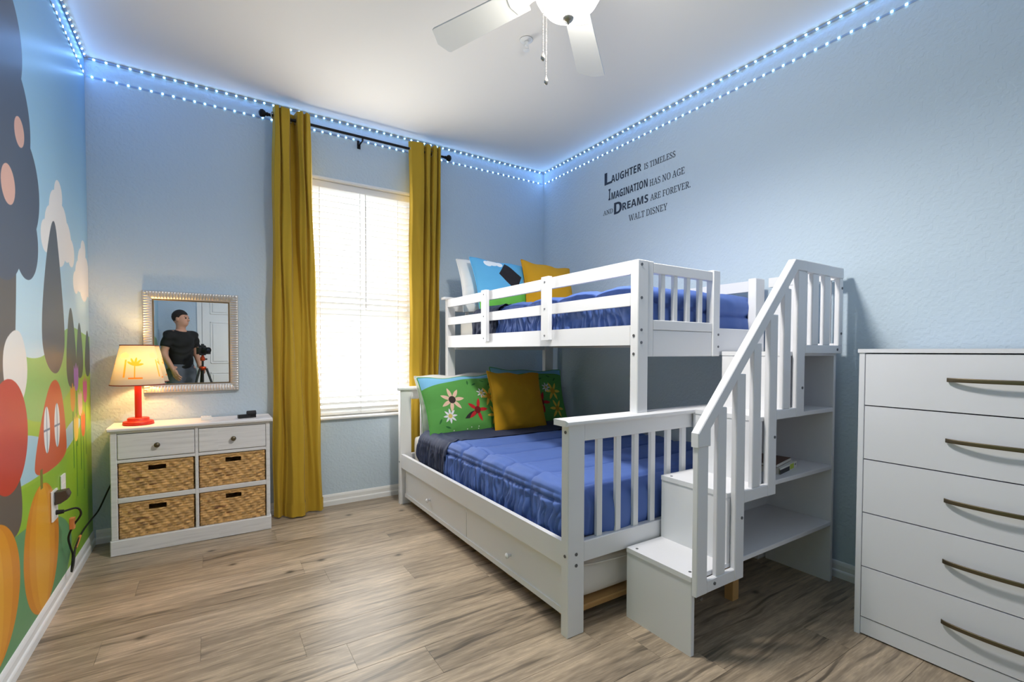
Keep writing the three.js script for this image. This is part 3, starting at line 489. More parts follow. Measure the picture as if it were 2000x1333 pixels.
  // pillows: a stuffed case with pulled-out corners; the print covers the front
  function pillowGeo(w, h, t, seed, crease = 1) {
    const n = 44, f = (side) => (a, b) => {
      const u = a * 2 - 1, v = b * 2 - 1, e = Math.max(0, 1 - Math.abs(u) ** 2.6) ** 0.62 * Math.max(0, 1 - Math.abs(v) ** 2.6) ** 0.62;
      const pinch = 1 - 0.07 * (1 - v * v) * 0 - 0.06 * Math.cos(v * Math.PI / 2) * Math.abs(u) ** 3, pinchV = 1 - 0.06 * Math.cos(u * Math.PI / 2) * Math.abs(v) ** 3;
      const wr = crease * (0.018 * (fbm(u * 2.2 + seed, v * 2.2, 3, seed) - 0.5) + 0.01 * (noise(Math.atan2(v, u) * 5, Math.hypot(u, v) * 1.2, seed + 4) - 0.5) * smooth(0.55, 0.95, Math.max(Math.abs(u), Math.abs(v))));
      return [side * u * w / 2 * pinch * side, v * h / 2 * pinchV + 0.006 * Math.sin(u * 7 + seed) * Math.abs(v) ** 4, side * (t / 2 * e + (e > 0.02 ? wr * Math.min(1, e * 2) : 0))]; };
    const front = sheet(f(1), n, n), back = sheet((a, b) => f(-1)(1 - a, b), n, n, (a, b) => [1 - a, b]);
    return { front, back };
  }
  function pillow(name, label, category, pos, rot, [w, h, t], matFront, matBack, seed, order = 'YXZ') {
    const p = thing(name, label, category, pos); p.rotation.order = order; p.rotation.set(...rot);
    const { front, back } = pillowGeo(w, h, t, seed);
    local('front_cover', front, matFront, p); local('back_cover', back, matBack, p);
    const rim = []; for (let i = 0; i <= 96; i++) { const a = i / 96 * 4, k = Math.floor(a) % 4, s = (a % 1) * 2 - 1, [u, v] = [[s, -1], [1, s], [-s, 1], [-1, -s]][k]; rim.push([u * w / 2 * (1 - 0.06 * Math.cos(v * Math.PI / 2) * Math.abs(u) ** 3), v * h / 2 * (1 - 0.06 * Math.cos(u * Math.PI / 2) * Math.abs(v) ** 3) + 0.006 * Math.sin(u * 7 + seed) * Math.abs(v) ** 4, 0]); }
    local('seam', tube(rim, 0.0035, 200, 5), matBack, p);
    return p;
  }
  const meadowPrint = canvasTexture(768, 560, (g, w, h) => {
    g.fillStyle = '#5ba24d'; g.fillRect(0, 0, w, h);
    g.fillStyle = '#7fc0e6'; g.beginPath(); g.moveTo(0, 0); g.lineTo(w, 0); g.lineTo(w, h * 0.1); g.quadraticCurveTo(w * 0.5, h * 0.03, 0, h * 0.2); g.fill();
    const leaf = (x, y, s, a, col) => { g.save(); g.translate(x, y); g.rotate(a); g.fillStyle = col; g.beginPath(); g.moveTo(0, -s); g.quadraticCurveTo(s * 0.6, 0, 0, s); g.quadraticCurveTo(-s * 0.6, 0, 0, -s); g.fill(); g.restore(); };
    const flower = (x, y, s, col, mid, n = 6) => { for (let k = 0; k < n; k++) leaf(x + Math.cos(k * 6.283 / n) * s * 0.75, y + Math.sin(k * 6.283 / n) * s * 0.75, s * 0.72, k * 6.283 / n + 1.571, col); g.fillStyle = mid; g.beginPath(); g.arc(x, y, s * 0.42, 0, 7); g.fill(); };
    for (const [x, y, a] of [[0.55, 0.16, 0.3], [0.62, 0.2, 1.2], [0.75, 0.14, 2], [0.84, 0.2, 0.8], [0.12, 0.72, 0.6], [0.2, 0.82, 2]]) leaf(x * w, y * h, 26, a, '#2b6d33');
    flower(w * 0.3, h * 0.42, 74, '#f0c9b0', '#3a2d2a', 7); flower(w * 0.24, h * 0.66, 44, '#eceaf2', '#d7c46a', 8);
    leaf(w * 0.5, h * 0.68, 74, 1.2, '#2a2426'); flower(w * 0.58, h * 0.62, 72, '#c8202a', '#7a1218', 5); flower(w * 0.78, h * 0.42, 66, '#f0d050', '#c79a26', 6); flower(w * 0.82, h * 0.72, 64, '#f0d050', '#c79a26', 6); flower(w * 0.68, h * 0.36, 34, '#eceaf2', '#d7c46a', 7);
    for (let k = 0; k < 14; k++) { g.fillStyle = '#e6efe2'; g.beginPath(); g.arc(w * (0.1 + 0.85 * hash2(k, 1)), h * (0.86 + 0.1 * hash2(k, 2)), 5, 0, 7); g.fill(); }
  });
  const skyPrint = canvasTexture(768, 560, (g, w, h) => {
    g.fillStyle = '#5fb0e0'; g.fillRect(0, 0, w, h); g.fillStyle = '#eef4f8'; for (const [x, y, r] of [[0.2, 0.12, 40], [0.27, 0.09, 48], [0.35, 0.12, 36]]) { g.beginPath(); g.arc(w * x, h * y, r, 0, 7); g.fill(); }
    g.fillStyle = '#6cc04e'; g.beginPath(); g.moveTo(0, h); g.lineTo(0, h * 0.72); g.quadraticCurveTo(w * 0.5, h * 0.6, w, h * 0.78); g.lineTo(w, h); g.fill();
    // a dark kite with a tan tail
    g.fillStyle = '#1d1a20'; g.beginPath(); g.moveTo(w * 0.44, h * 0.08); g.lineTo(w * 0.62, h * 0.36); g.lineTo(w * 0.5, h * 0.66); g.lineTo(w * 0.3, h * 0.34); g.fill(); g.fillStyle = '#c99f8c'; g.fillRect(w * 0.64, h * 0.4, w * 0.1, h * 0.3); g.fillStyle = '#a8443a'; g.fillRect(w * 0.64, h * 0.74, w * 0.14, h * 0.16);
  });
  const cloth = (map) => mat({ map, roughness: 0.85 });
  const greenBack = mat({ color: 0x4f9f45, roughness: 0.88 }), blueBack = mat({ color: 0x5fb0e0, roughness: 0.88 });
  const meadow = cloth(meadowPrint);
  const g1 = 'pillows on the lower bunk', g2 = 'pillows on the upper bunk';
  pillow('bed_pillow', 'plain white pillow leaning on the lower headboard behind the green pillow', 'pillow', [2.18, 0.755, 0.375], [-0.3, 0, 0.03], [0.64, 0.44, 0.13], M.pillowWhite, M.pillowWhite, 5);
  pillow('bed_pillow', 'green pillow with printed flowers, in front of a plain white pillow', 'pillow', [2.165, 0.735, 0.525], [-0.42, 0.06, 0.03], [0.66, 0.48, 0.15], meadow, greenBack, 1);
  pillow('bed_pillow', 'green pillow with printed flowers, half hidden by the yellow cushion, in the wall corner', 'pillow', [2.8, 0.76, 0.45], [-0.36, -0.06, -0.05], [0.68, 0.49, 0.15], meadow, greenBack, 2);
  pillow('throw_cushion', 'square mustard cushion standing between the two green pillows', 'cushion', [2.53, 0.765, 0.68], [-0.32, 0.1, -0.05], [0.49, 0.45, 0.13], M.mustard, M.mustard, 3);
  pillow('bed_pillow', 'plain white pillow at the head of the upper bunk', 'pillow', [2.5, 1.635, 0.395], [-0.3, 0.05, -0.02], [0.64, 0.43, 0.14], M.pillowWhite, M.pillowWhite, 6);
  pillow('bed_pillow', 'sky blue printed pillow on the upper bunk', 'pillow', [2.545, 1.63, 0.545], [-0.38, 0.05, -0.02], [0.64, 0.44, 0.14], cloth(skyPrint), blueBack, 7);
  pillow('throw_cushion', 'square mustard cushion on the upper bunk', 'cushion', [2.83, 1.64, 0.66], [-0.42, -0.1, -0.1], [0.44, 0.42, 0.13], M.mustard, M.mustard, 8);
}

// ---------------------------------------------------------------- stairs with shelves
{
  const s = thing('bunk_stairs', 'white stairs with a slatted handrail and open shelves at the bunk bed foot', 'stairs', [2.64, 0, 2.37]);
  const P = (name, g, m = M.whiteLaminate, parent = s) => part(name, g, m, parent);
  const z0 = 2.207, z1 = 2.532, f0 = 2.5325, f1 = 2.556, T = [0.302, 0.582, 0.867, 1.142], X = [2.083, 2.3, 2.52, 2.742];
  // treads run on as shelves
  for (let k = 0; k < 3; k++) P('tread', board(X[k], 3.166, T[k] - 0.02, T[k], z0, z1, 0.002));
  P('landing', board(X[3], 3.186, T[3] - 0.02, T[3], z0, z1, 0.002));
  for (let k = 0; k < 4; k++) P('riser', board(X[k] + 0.003, X[k] + 0.022, k ? T[k - 1] : 0, T[k] - 0.0202, z0, z1, 0.002));
  P('side_panel', board(3.1665, 3.186, 0, T[3] - 0.0202, z0, z1, 0.002));
  for (let k = 0; k < 3; k++) P('back_panel', plain(X[k + 1] + 0.0225, 3.166, T[k] + 0.0002, T[k + 1] - 0.0202, z0, z0 + 0.006));
  part('support_leg', board(2.585, 2.63, 0, T[0] - 0.0202, 2.34, 2.385), M.pine, s, 'bare pine leg');
  // handrail fence: three stepped bays and the landing guard
  const yR = (x) => 0.805 + (x - 2.097) * 1.062;   // underside of the sloping handrail
  const bays = [[2.083, 2.145, 2.32, 2.38, 0.235, 0.283], [2.32, 2.38, 2.55, 2.61, 0.535, 0.585], [2.55, 2.61, 2.77, 2.83, 0.852, 0.893]];
  P('newel_post', board(2.083, 2.145, 0.235, 0.835, f0, f1));
  P('fence_post', board(2.32, 2.38, 0.235, yR(2.33), f0, f1)); P('fence_post', board(2.55, 2.61, 0.535, yR(2.56), f0, f1)); P('fence_post', board(2.77, 2.835, 0.852, 1.5, f0, f1));
  for (const [a0, a1, b0, b1, y0, y1] of bays) { P('fence_bottom_rail', board(a1, b0, y0, y1, f0 + 0.001, f1 - 0.001)); const m = (a1 + b0) / 2; P('baluster', board(m - 0.029, m + 0.027, y1, yR(m - 0.02), f0 + 0.002, f1 - 0.002)); }
  const hr = [[2.078, 0.79], [2.078, 0.842], [2.735, 1.545], [2.84, 1.547], [2.84, 1.5], [2.76, 1.5], [2.152, 0.855], [2.152, 0.79]];
  P('handrail', prism(hr, 'z', f0 - 0.006, f1 + 0.004, 0.003));
  P('guard_top_rail', board(2.84, 3.19, 1.497, 1.547, f0 - 0.004, f1 + 0.002)); P('guard_bottom_rail', board(2.835, 3.19, 1.133, 1.172, f0 - 0.0, f1)); P('guard_post', board(3.155, 3.19, 1.172, 1.497, f0, f1));
  for (const [a, b] of [[2.9, 2.958], [3.01, 3.068]]) P('baluster', board(a, b, 1.172, 1.497, f0 + 0.002, f1 - 0.002));
  P('guard_stile', board(2.835, 2.855, 1.172, 1.497, f0 + 0.002, f1 - 0.002));
  P('guard_top_rail', board(3.163, 3.186, 1.492, 1.542, 2.2025, f0 - 0.0045)); P('guard_bottom_rail', board(3.163, 3.186, 1.1425, 1.182, 2.2025, f0 - 0.0005));
  for (const z of [2.25, 2.33, 2.41, 2.49]) P('baluster', board(3.166, 3.183, 1.182, 1.492, z - 0.02, z + 0.02, 0.002));
  for (const [x, y] of [[2.19, 0.262], [2.362, 0.48], [2.594, 0.78], [2.11, 0.225], [3.178, 1.45], [3.176, 1.23], [3.14, 1.152], [2.815, 0.98]]) part('bolt', rod([x, y, f1 - 0.001], [x, y, f1 + 0.0025], 0.0062, 12), M.bolt, s);
  for (const [k, x, z] of [[0, 2.108, 2.245], [0, 2.118, 2.5], [1, 2.325, 2.245]]) part('bolt', rod([x, T[k] - 0.001, z], [x, T[k] + 0.0012, z], 0.006, 12), M.bolt, s);

  // two books on the middle shelf
  const cover = mat({ color: 0x5d4034, roughness: 0.5 }), pages = mat({ color: 0xe9e4d8, roughness: 0.9 }), spineLabel = canvasTexture(512, 64, (g, w, h) => { g.fillStyle = '#e8e6e0'; g.fillRect(0, 0, w, h); g.fillStyle = '#1f2024'; g.fillRect(0, h * 0.3, w * 0.56, h * 0.7); g.fillStyle = '#b7cc3a'; g.fillRect(w * 0.58, h * 0.1, w * 0.24, h * 0.8); g.fillStyle = '#8a8a84'; g.fillRect(w * 0.86, h * 0.25, w * 0.1, h * 0.3); });
  const shelf = T[1];
  const b1 = thing('book', 'lower book of two on the stair shelf, with a white and green spine', 'book', [2.855, shelf + 0.0006, 2.4], 0.16);
  local('pages', board(-0.105, 0.105, 0.002, 0.028, -0.074, 0.072, 0.001), pages, b1); local('cover', merge([board(-0.11, 0.11, 0, 0.002, -0.078, 0.076, 0.0005), board(-0.11, 0.11, 0.028, 0.03, -0.078, 0.076, 0.0005)]), mat({ color: 0xdfe0dc, roughness: 0.5 }), b1);
  local('spine', new THREE.BoxGeometry(0.22, 0.0295, 0.0018).translate(0, 0.015, 0.0769), mat({ map: spineLabel, roughness: 0.5 }), b1);
  const b2 = thing('book', 'upper book of two on the stair shelf, with a dark brown cover', 'book', [2.835, shelf + 0.0312, 2.395], 0.2);
  local('pages', board(-0.1, 0.1, 0.002, 0.014, -0.07, 0.068, 0.001), pages, b2); local('cover', merge([board(-0.104, 0.104, 0, 0.002, -0.073, 0.071, 0.0005), board(-0.104, 0.104, 0.014, 0.016, -0.073, 0.071, 0.0005)]), cover, b2); local('spine', board(-0.104, 0.104, 0.002, 0.014, 0.069, 0.071, 0.0005), mat({ color: 0xd8d6cf, roughness: 0.6 }), b2);
}

// ---------------------------------------------------------------- chest of drawers
{
  const x0 = 2.79, x1 = 3.24, z0 = 2.783, z1 = 3.607, c = thing('chest_of_drawers', 'tall white five-drawer chest with long bronze bow handles', 'chest of drawers', [x0 + 0.225, 0, (z0 + z1) / 2]);
  const P = (n, g, m = M.dresser, p = c) => part(n, g, m, p);
  P('side_panel', board(x0, x1, 0, 1.138, z0, z0 + 0.02, 0.0015)); P('side_panel', board(x0, x1, 0, 1.138, z1 - 0.02, z1, 0.0015));
  P('top', board(x0 - 0.004, x1, 1.138, 1.153, z0 - 0.004, z1 + 0.004, 0.0015)); P('back_panel', plain(x1 - 0.008, x1, 0.02, 1.138, z0 + 0.0205, z1 - 0.0205)); P('bottom', plain(x0 + 0.03, x1 - 0.009, 0.06, 0.072, z0 + 0.0205, z1 - 0.0205));
  P('plinth', board(x0 + 0.004, x0 + 0.02, 0.006, 0.072, z0 + 0.0205, z1 - 0.0205, 0.0015));
  const Y = [0.0745, 0.28, 0.498, 0.713, 0.928, 1.136], zc = (z0 + z1) / 2;
  for (let k = 0; k < 5; k++) {
    const d = P('drawer', merge([board(x0 + 0.001, x0 + 0.018, Y[k] + 0.002, Y[k + 1] - 0.0025, z0 + 0.022, z1 - 0.022, 0.0015), plain(x0 + 0.018, x1 - 0.05, Y[k] + 0.012, Y[k] + 0.02, z0 + 0.035, z1 - 0.035), plain(x0 + 0.018, x1 - 0.05, Y[k] + 0.02, Y[k + 1] - 0.04, z0 + 0.035, z0 + 0.047), plain(x0 + 0.018, x1 - 0.05, Y[k] + 0.02, Y[k + 1] - 0.04, z1 - 0.047, z1 - 0.035)]));
    const y = [0.178, 0.396, 0.614, 0.828, 1.043][k], hl = 0.14, n = 24, pts = [];
    const bow = sheet((a, b) => { const t = a * 2 - 1, out = 0.004 + 0.026 * Math.sqrt(Math.max(0, 1 - t * t * 0.985)) , ang = b * 2 * Math.PI, ca = Math.cos(ang), sa = Math.sin(ang); const e = (v) => Math.sign(v) * Math.abs(v) ** 0.5; return [x0 + 0.001 - out + 0.0035 * e(ca), y + 0.0075 * e(sa), zc + hl * t]; }, 40, 16);
    P('handle', bow, M.bronze, d);
  }
}

// ---------------------------------------------------------------- whitewashed cabinet with baskets
{
  const x0 = 0.12, x1 = 0.905, zb = 0.022, zf = 0.272, c = thing('storage_cabinet', 'low whitewashed wooden cabinet with two drawers above four basket bays', 'cabinet', [(x0 + x1) / 2, 0, 0.15]);
  const P = (n, g, m = M.cabinet, p = c) => part(n, metreUV(g, 1.6, 1.6), m, p);
  P('top', board(x0 - 0.012, x1 + 0.016, 0.69, 0.71, zb - 0.004, zf + 0.02, 0.005));
  P('side_panel', board(x0, x0 + 0.03, 0.0855, 0.69, zb, zf)); P('side_panel', board(x1 - 0.022, x1, 0.0855, 0.69, zb, zf));
  P('divider', board(0.508, 0.525, 0.0855, 0.69, zb + 0.01, zf)); P('back_panel', plain(x0 + 0.03, x1 - 0.022, 0.0855, 0.69, zb, zb + 0.008));
  for (const [y0, y1] of [[0.512, 0.53], [0.288, 0.316], [0.676, 0.69]]) for (const [a, b] of [[x0 + 0.03, 0.508], [0.525, x1 - 0.022]]) P('shelf', board(a, b, y0, y1, zb + 0.008, zf));
  P('plinth', board(x0 - 0.004, x1 + 0.004, 0, 0.0855, zb - 0.002, zf + 0.01, 0.004));
  for (const [a, b, k] of [[0.1525, 0.506, 0.33], [0.527, 0.881, 0.705]]) {
    const d = P('drawer', board(a, b, 0.5335, 0.6725, zf - 0.02, zf + 0.002, 0.003));
    part('knob', lathe([[0, 0], [0.008, 0], [0.006, 0.005], [0.006, 0.009], [0.013, 0.014], [0.0145, 0.02], [0.011, 0.026], [0, 0.028]], 0, 0, 0, 24).rotateX(Math.PI / 2).translate(k, 0.602, zf + 0.002), M.bronze, d);
  }
  // baskets: twill weave in relief, rolled rims, a cut-out grip
  const wickerMap = paint(512, 256, (x, y) => { const s = fbm(x / 26, y / 5, 3, 61), t = hash2(Math.floor(x / 22 + Math.floor(y / 11) * 0.5), Math.floor(y / 11), 5), k = 0.72 + 0.4 * s + 0.26 * (t - 0.5), d = smooth(0.7, 0.85, fbm(x / 40, y / 14, 3, 66)) * 0.4; return [214 * k * (1 - d), 170 * k * (1 - d * 1.2), 110 * k * (1 - d * 1.25)]; });
  const wicker = mat({ map: wickerMap, roughness: 0.75, side: THREE.DoubleSide }), rimMat = mat({ map: wickerMap, roughness: 0.7 });
  function woven(w, h, hole) { // front panel in the xy plane, grip cut out
    const nu = 150, nv = 84, cw = w / 15, chh = h / 13;
    const g = sheet((a, b) => { const x = (a - 0.5) * w, y = b * h, i = Math.floor(y / chh), sx = x / cw + i * 0.5, ph = ((sx % 2) + 2) % 2, yy = (y / chh) % 1; const over = Math.sin(ph * Math.PI / 2 * 1.0) ** 2; const z = 0.006 * over * Math.sin(Math.PI * clamp(yy, 0, 1)) ** 0.6 + 0.0014 * (noise(x * 160, y * 90, 9) - 0.5) + 0.0012 * (noise(x * 22, y * 22, 10) - 0.5) * 3; return [x, y, z]; }, nu, nv, (a, b) => [a * w * 1.9, b * h * 3.8]);
    if (hole) { const ix = [], o = g.index.array, p = g.attributes.position; for (let i = 0; i < o.length; i += 3) { const x = (p.getX(o[i]) + p.getX(o[i + 1]) + p.getX(o[i + 2])) / 3, y = (p.getY(o[i]) + p.getY(o[i + 1]) + p.getY(o[i + 2])) / 3; if (Math.abs(x) < 0.041 && y > h - 0.045 && y < h - 0.017) continue; ix.push(o[i], o[i + 1], o[i + 2]); } g.setIndex(ix); }
    return g;
  }
  const labels = ['woven wicker basket in the cabinet bay under the lamp-side drawer', 'woven wicker basket in the cabinet bay under the curtain-side drawer', 'woven wicker basket in the lowest cabinet bay on the lamp side', 'woven wicker basket in the lowest cabinet bay on the curtain side'];
  let n = 0;
  for (const [y0, h] of [[0.3165, 0.186], [0.086, 0.193]]) for (const [a, b] of [[0.156, 0.499], [0.531, 0.876]]) {
    const w = b - a, k = thing('wicker_basket', labels[n], 'basket', [(a + b) / 2, y0, (zb + zf) / 2], 0, 'baskets in the cabinet'); n++;
    const dz = zf - 0.01 - (zb + zf) / 2, back = zb + 0.02 - (zb + zf) / 2;
    local('woven_front', woven(w, h, true).translate(0, 0, dz), wicker, k);
    local('woven_back', woven(w, h, false).rotateY(Math.PI).translate(0, 0, back), wicker, k);
    for (const s of [-1, 1]) local('woven_side', woven(dz - back, h, false).rotateY(s * Math.PI / 2).translate(s * w / 2, 0, (dz + back) / 2), wicker, k);
    local('base', plain(-w / 2, w / 2, 0.0005, 0.006, back, dz), wicker, k);
    local('rim', merge([tube([[-w / 2, h, dz], [0, h - 0.001, dz + 0.001], [w / 2, h, dz]], 0.006, 40, 8), tube([[-w / 2, h, back], [w / 2, h, back]], 0.006, 10, 8), tube([[-w / 2, h, dz], [-w / 2, h, back]], 0.006, 10, 8), tube([[w / 2, h, dz], [w / 2, h, back]], 0.006, 10, 8)]), rimMat, k);
    local('grip_edge', merge([tube([[-0.042, h - 0.016, dz + 0.002], [-0.042, h - 0.046, dz + 0.002], [0.042, h - 0.046, dz + 0.002], [0.042, h - 0.016, dz + 0.002]].map((p) => p), 0.0022, 50, 6)]), rimMat, k);
  }
}

// ---------------------------------------------------------------- table lamp
{
  const x = 0.236, z = 0.162, y = 0.7104, l = thing('table_lamp', 'red table lamp with a glowing printed shade on the whitewashed cabinet', 'lamp', [x, y, z]);
  local('base', lathe([[0, 0], [0.072, 0], [0.074, 0.004], [0.072, 0.018], [0.068, 0.021], [0.052, 0.021], [0.052, 0.036], [0.048, 0.04], [0, 0.04]], 0, 0, 0, 48), M.red, l);
  local('stem', lathe([[0, 0.04], [0.0165, 0.04], [0.0165, 0.27], [0.012, 0.275], [0, 0.275]], 0, 0, 0, 28), M.red, l);
  const print = canvasTexture(1024, 320, (g, w, h) => { // sand, clouds and palms; the sheet runs once round the shade
    g.fillStyle = '#bdb8a4'; g.fillRect(0, 0, w, h); g.fillStyle = '#b2b0a8'; g.fillRect(0, h * 0.86, w, h * 0.14);
    const cloud = (x, y) => { g.fillStyle = '#fff09a'; for (const [a, b, r] of [[0, 0, 22], [24, 2, 18], [-24, 3, 18], [10, -8, 18], [-12, -6, 16]]) { g.beginPath(); g.arc(x + a, y + b, r, 0, 7); g.fill(); } };
    for (const k of [0, 0.25, 0.5, 0.75]) { const o = k * w; cloud(o + 60, h * 0.26); g.fillStyle = '#e79a34'; g.fillRect(o + 72, h * 0.36, 14, h * 0.44); for (const a of [-1.1, -0.5, 0.2, 0.8, 1.4]) { g.save(); g.translate(o + 150, h * 0.5); g.rotate(a); g.beginPath(); g.ellipse(0, -30, 9, 34, 0, 0, 7); g.fill(); g.restore(); } g.fillRect(o + 146, h * 0.5, 8, h * 0.3); g.fillStyle = '#d9822a'; g.fillRect(o + 110, h * 0.8, 90, 12); }
  });
  const shadeMat = phys({ map: print, roughness: 1, transmission: 0.14, thickness: 0, side: THREE.DoubleSide });
  const rb = 0.127, rt = 0.079, yb = 0.232, yt = 0.458;
  local('lamp_shade', sheet((a, b) => { const t = a * 2 * Math.PI + 2.2, r = lerp(rb, rt, b); return [Math.sin(t) * r, lerp(yb, yt, b), Math.cos(t) * r]; }, 72, 6, (a, b) => [a, b]), shadeMat, l);
  const rim = mat({ color: 0x8c2a18, roughness: 0.6 });
  local('shade_trim', merge([new THREE.TorusGeometry(rb, 0.0028, 8, 72).rotateX(Math.PI / 2).translate(0, yb, 0), new THREE.TorusGeometry(rt, 0.0028, 8, 60).rotateX(Math.PI / 2).translate(0, yt, 0)]), rim, l);
  local('shade_spider', merge([0, 2.094, 4.189].map((a) => rod([0, 0.43, 0], [Math.sin(a) * rt * 0.99, yt - 0.002, Math.cos(a) * rt * 0.99], 0.0015, 6)).concat([rod([0, 0.275, 0], [0, 0.3, 0], 0.011, 12)])), M.nickel, l);
  local('light_bulb', lathe([[0, 0.3], [0.012, 0.302], [0.014, 0.318], [0.028, 0.345], [0.03, 0.365], [0.022, 0.386], [0, 0.396]], 0, 0, 0, 24), mat({ color: 0xfff2dc, emissive: new THREE.Color(1, 0.66, 0.3), emissiveIntensity: 6 }), l);
  const L = new THREE.PointLight(new THREE.Color(1.0, 0.6, 0.22), 0.42); L.name = 'table_lamp_light'; L.position.set(0, 0.36, 0); L.castShadow = true; L.shadow.radius = 1.2; l.add(L);

  const cordPts = [[0.033, 0.425, 0.812], [0.075, 0.427, 0.79], [0.085, 0.395, 0.77], [0.05, 0.33, 0.74], [0.032, 0.28, 0.72], [0.03, 0.22, 0.68], [0.03, 0.17, 0.64], [0.03, 0.12, 0.66], [0.034, 0.105, 0.69], [0.036, 0.13, 0.66], [0.032, 0.175, 0.61], [0.028, 0.2, 0.5], [0.026, 0.205, 0.38], [0.024, 0.2, 0.2], [0.04, 0.22, 0.07], [0.07, 0.3, 0.035], [0.098, 0.38, 0.03], [0.106, 0.52, 0.026], [0.104, 0.66, 0.012]];
  const cd = thing('power_cord', 'black lamp cord looped down from the outlet to the cabinet', 'cord', [0.03, 0.2, 0.6]);
  part('cable', tube(cordPts, 0.0042, 260, 8), M.blackRubber, cd);
  part('plug', rod([0.0106, 0.425, 0.812], [0.036, 0.425, 0.812], 0.011, 14, 0.008), M.blackRubber, cd);
  part('cord_tag', board(0.043, 0.06, 0.325, 0.375, 0.735, 0.765, 0.002), M.copper, cd); part('cord_tie', rod([0.0305, 0.182, 0.585], [0.0275, 0.203, 0.47], 0.0062, 10), M.copper, cd);

  const o = thing('wall_outlet', 'white electrical outlet plate on the mural with a dark plug-in adapter', 'outlet', [0.0022, 0.455, 0.81]);
  part('cover_plate', board(0.0022, 0.0085, 0.393, 0.525, 0.767, 0.855, 0.002), M.plastic, o);
  for (const y of [0.425, 0.492]) part('socket', board(0.0086, 0.0104, y - 0.017, y + 0.017, 0.793, 0.829, 0.0006), M.plastic, o);
  const ad = thing('plug_adapter', 'small dark plug-in adapter in the upper socket of the wall outlet', 'adapter', [0.011, 0.492, 0.81]);
  part('body', prism([[0.0107, 0.462], [0.0107, 0.518], [0.05, 0.522], [0.058, 0.5], [0.052, 0.482], [0.03, 0.466]], 'z', 0.785, 0.835, 0.003), mat({ color: 0x4a4038, roughness: 0.5 }), ad);
  const o2 = thing('wall_jack', 'narrow white wall jack plate on the mural above the cabinet-side cord', 'wall plate', [0.0022, 0.5, 0.66]);
  part('cover_plate', board(0.0022, 0.0085, 0.445, 0.56, 0.625, 0.695, 0.002), M.plastic, o2); part('jack', board(0.0086, 0.0104, 0.485, 0.52, 0.645, 0.675, 0.0006), M.plastic, o2);
}

// ---------------------------------------------------------------- mirror and the small things on the cabinet
{
  const x0 = 0.246, x1 = 0.75, y0 = 0.877, y1 = 1.505, fw = 0.054, m = thing('wall_mirror', 'rectangular wall mirror in a ribbed silver frame above the cabinet', 'mirror', [(x0 + x1) / 2, y0, 0]);
  const silver = mat({ color: 0xcfccc8, roughness: 0.35, metalness: 0.6 });
  function side(len, along, inward, corner) { // one mitred frame side; ribs run across its width
    const ribs = Math.round(len / 0.0155), nu = ribs * 8;
    const f = (a, b) => { const t = b * fw, s = lerp(t, len - t, a), mid = Math.sin(Math.PI * clamp((b - 0.1) / 0.72, 0, 1)) ** 0.5, rib = 0.0065 * Math.abs(Math.sin(Math.PI * s / 0.0155)) * mid; let z = 0.032 - 0.014 * b + rib; if (b < 0.06) z = lerp(0.004, 0.032, b / 0.06); if (b > 0.9) z = lerp(0.022, 0.006, (b - 0.9) / 0.1); return [corner[0] + along[0] * s + inward[0] * t, corner[1] + along[1] * s + inward[1] * t, z]; };
    const g = sheet(f, nu, 16); const n = g.attributes.normal; if (n.getZ(nu * 8) < 0) { const ix = g.index.array; for (let i = 0; i < ix.length; i += 3) { const k = ix[i + 1]; ix[i + 1] = ix[i + 2]; ix[i + 2] = k; } g.computeVertexNormals(); } return g;
  }
  const w = x1 - x0, h = y1 - y0;
  part('frame_side', side(w, [1, 0], [0, 1], [x0, y0]), silver, m); part('frame_side', side(w, [1, 0], [0, -1], [x0, y1]), silver, m); part('frame_side', side(h, [0, 1], [1, 0], [x0, y0]), silver, m); part('frame_side', side(h, [0, 1], [-1, 0], [x1, y0]), silver, m);
  const bead = mat({ color: 0x8d7a5e, roughness: 0.35, metalness: 0.8 }), a = fw - 0.003;
  part('inner_bead', merge([board(x0 + a, x1 - a, y0 + a, y0 + a + 0.006, 0.006, 0.018, 0.002), board(x0 + a, x1 - a, y1 - a - 0.006, y1 - a, 0.006, 0.018, 0.002), board(x0 + a, x0 + a + 0.006, y0 + a + 0.006, y1 - a - 0.006, 0.006, 0.018, 0.002), board(x1 - a - 0.006, x1 - a, y0 + a + 0.006, y1 - a - 0.006, 0.006, 0.018, 0.002)]), bead, m);
  part('backing', plain(x0 + 0.01, x1 - 0.01, y0 + 0.01, y1 - 0.01, 0.0008, 0.0048), M.black, m);
  part('mirror_glass', plain(x0 + 0.03, x1 - 0.03, y0 + 0.03, y1 - 0.03, 0.005, 0.0085), mat({ color: 0xf2f5f5, metalness: 1, roughness: 0.01 }), m);

  const t = 0.7104, b = thing('remote_base', 'small white plastic box on the cabinet top', 'plastic box', [0.566, t, 0.165], -0.05);
  local('housing', board(-0.027, 0.027, 0, 0.024, -0.02, 0.02, 0.003), M.plastic, b); for (const k of [-1, 0, 1]) local('button', board(k * 0.016 - 0.005, k * 0.016 + 0.005, 0.024, 0.0265, -0.006, 0.006, 0.001), M.cordWhite, b);
  const d = thing('black_gadget', 'small black hinged device lying on the cabinet by the curtain', 'device', [0.782, t, 0.185], 0.16);
  local('housing', board(-0.048, 0.022, 0, 0.022, -0.019, 0.019, 0.003), M.black, d); local('lens_barrel', rod([0.0, 0.03, 0.012], [0.05, 0.03, 0.012], 0.0155, 20), M.blackRubber, d); local('clip', board(0.014, 0.052, 0, 0.014, -0.017, 0.017, 0.003), M.blackRubber, d); local('lens', rod([0.05, 0.03, 0.012], [0.0515, 0.03, 0.012], 0.011, 20), mat({ color: 0x35383f, roughness: 0.15 }), d);
}

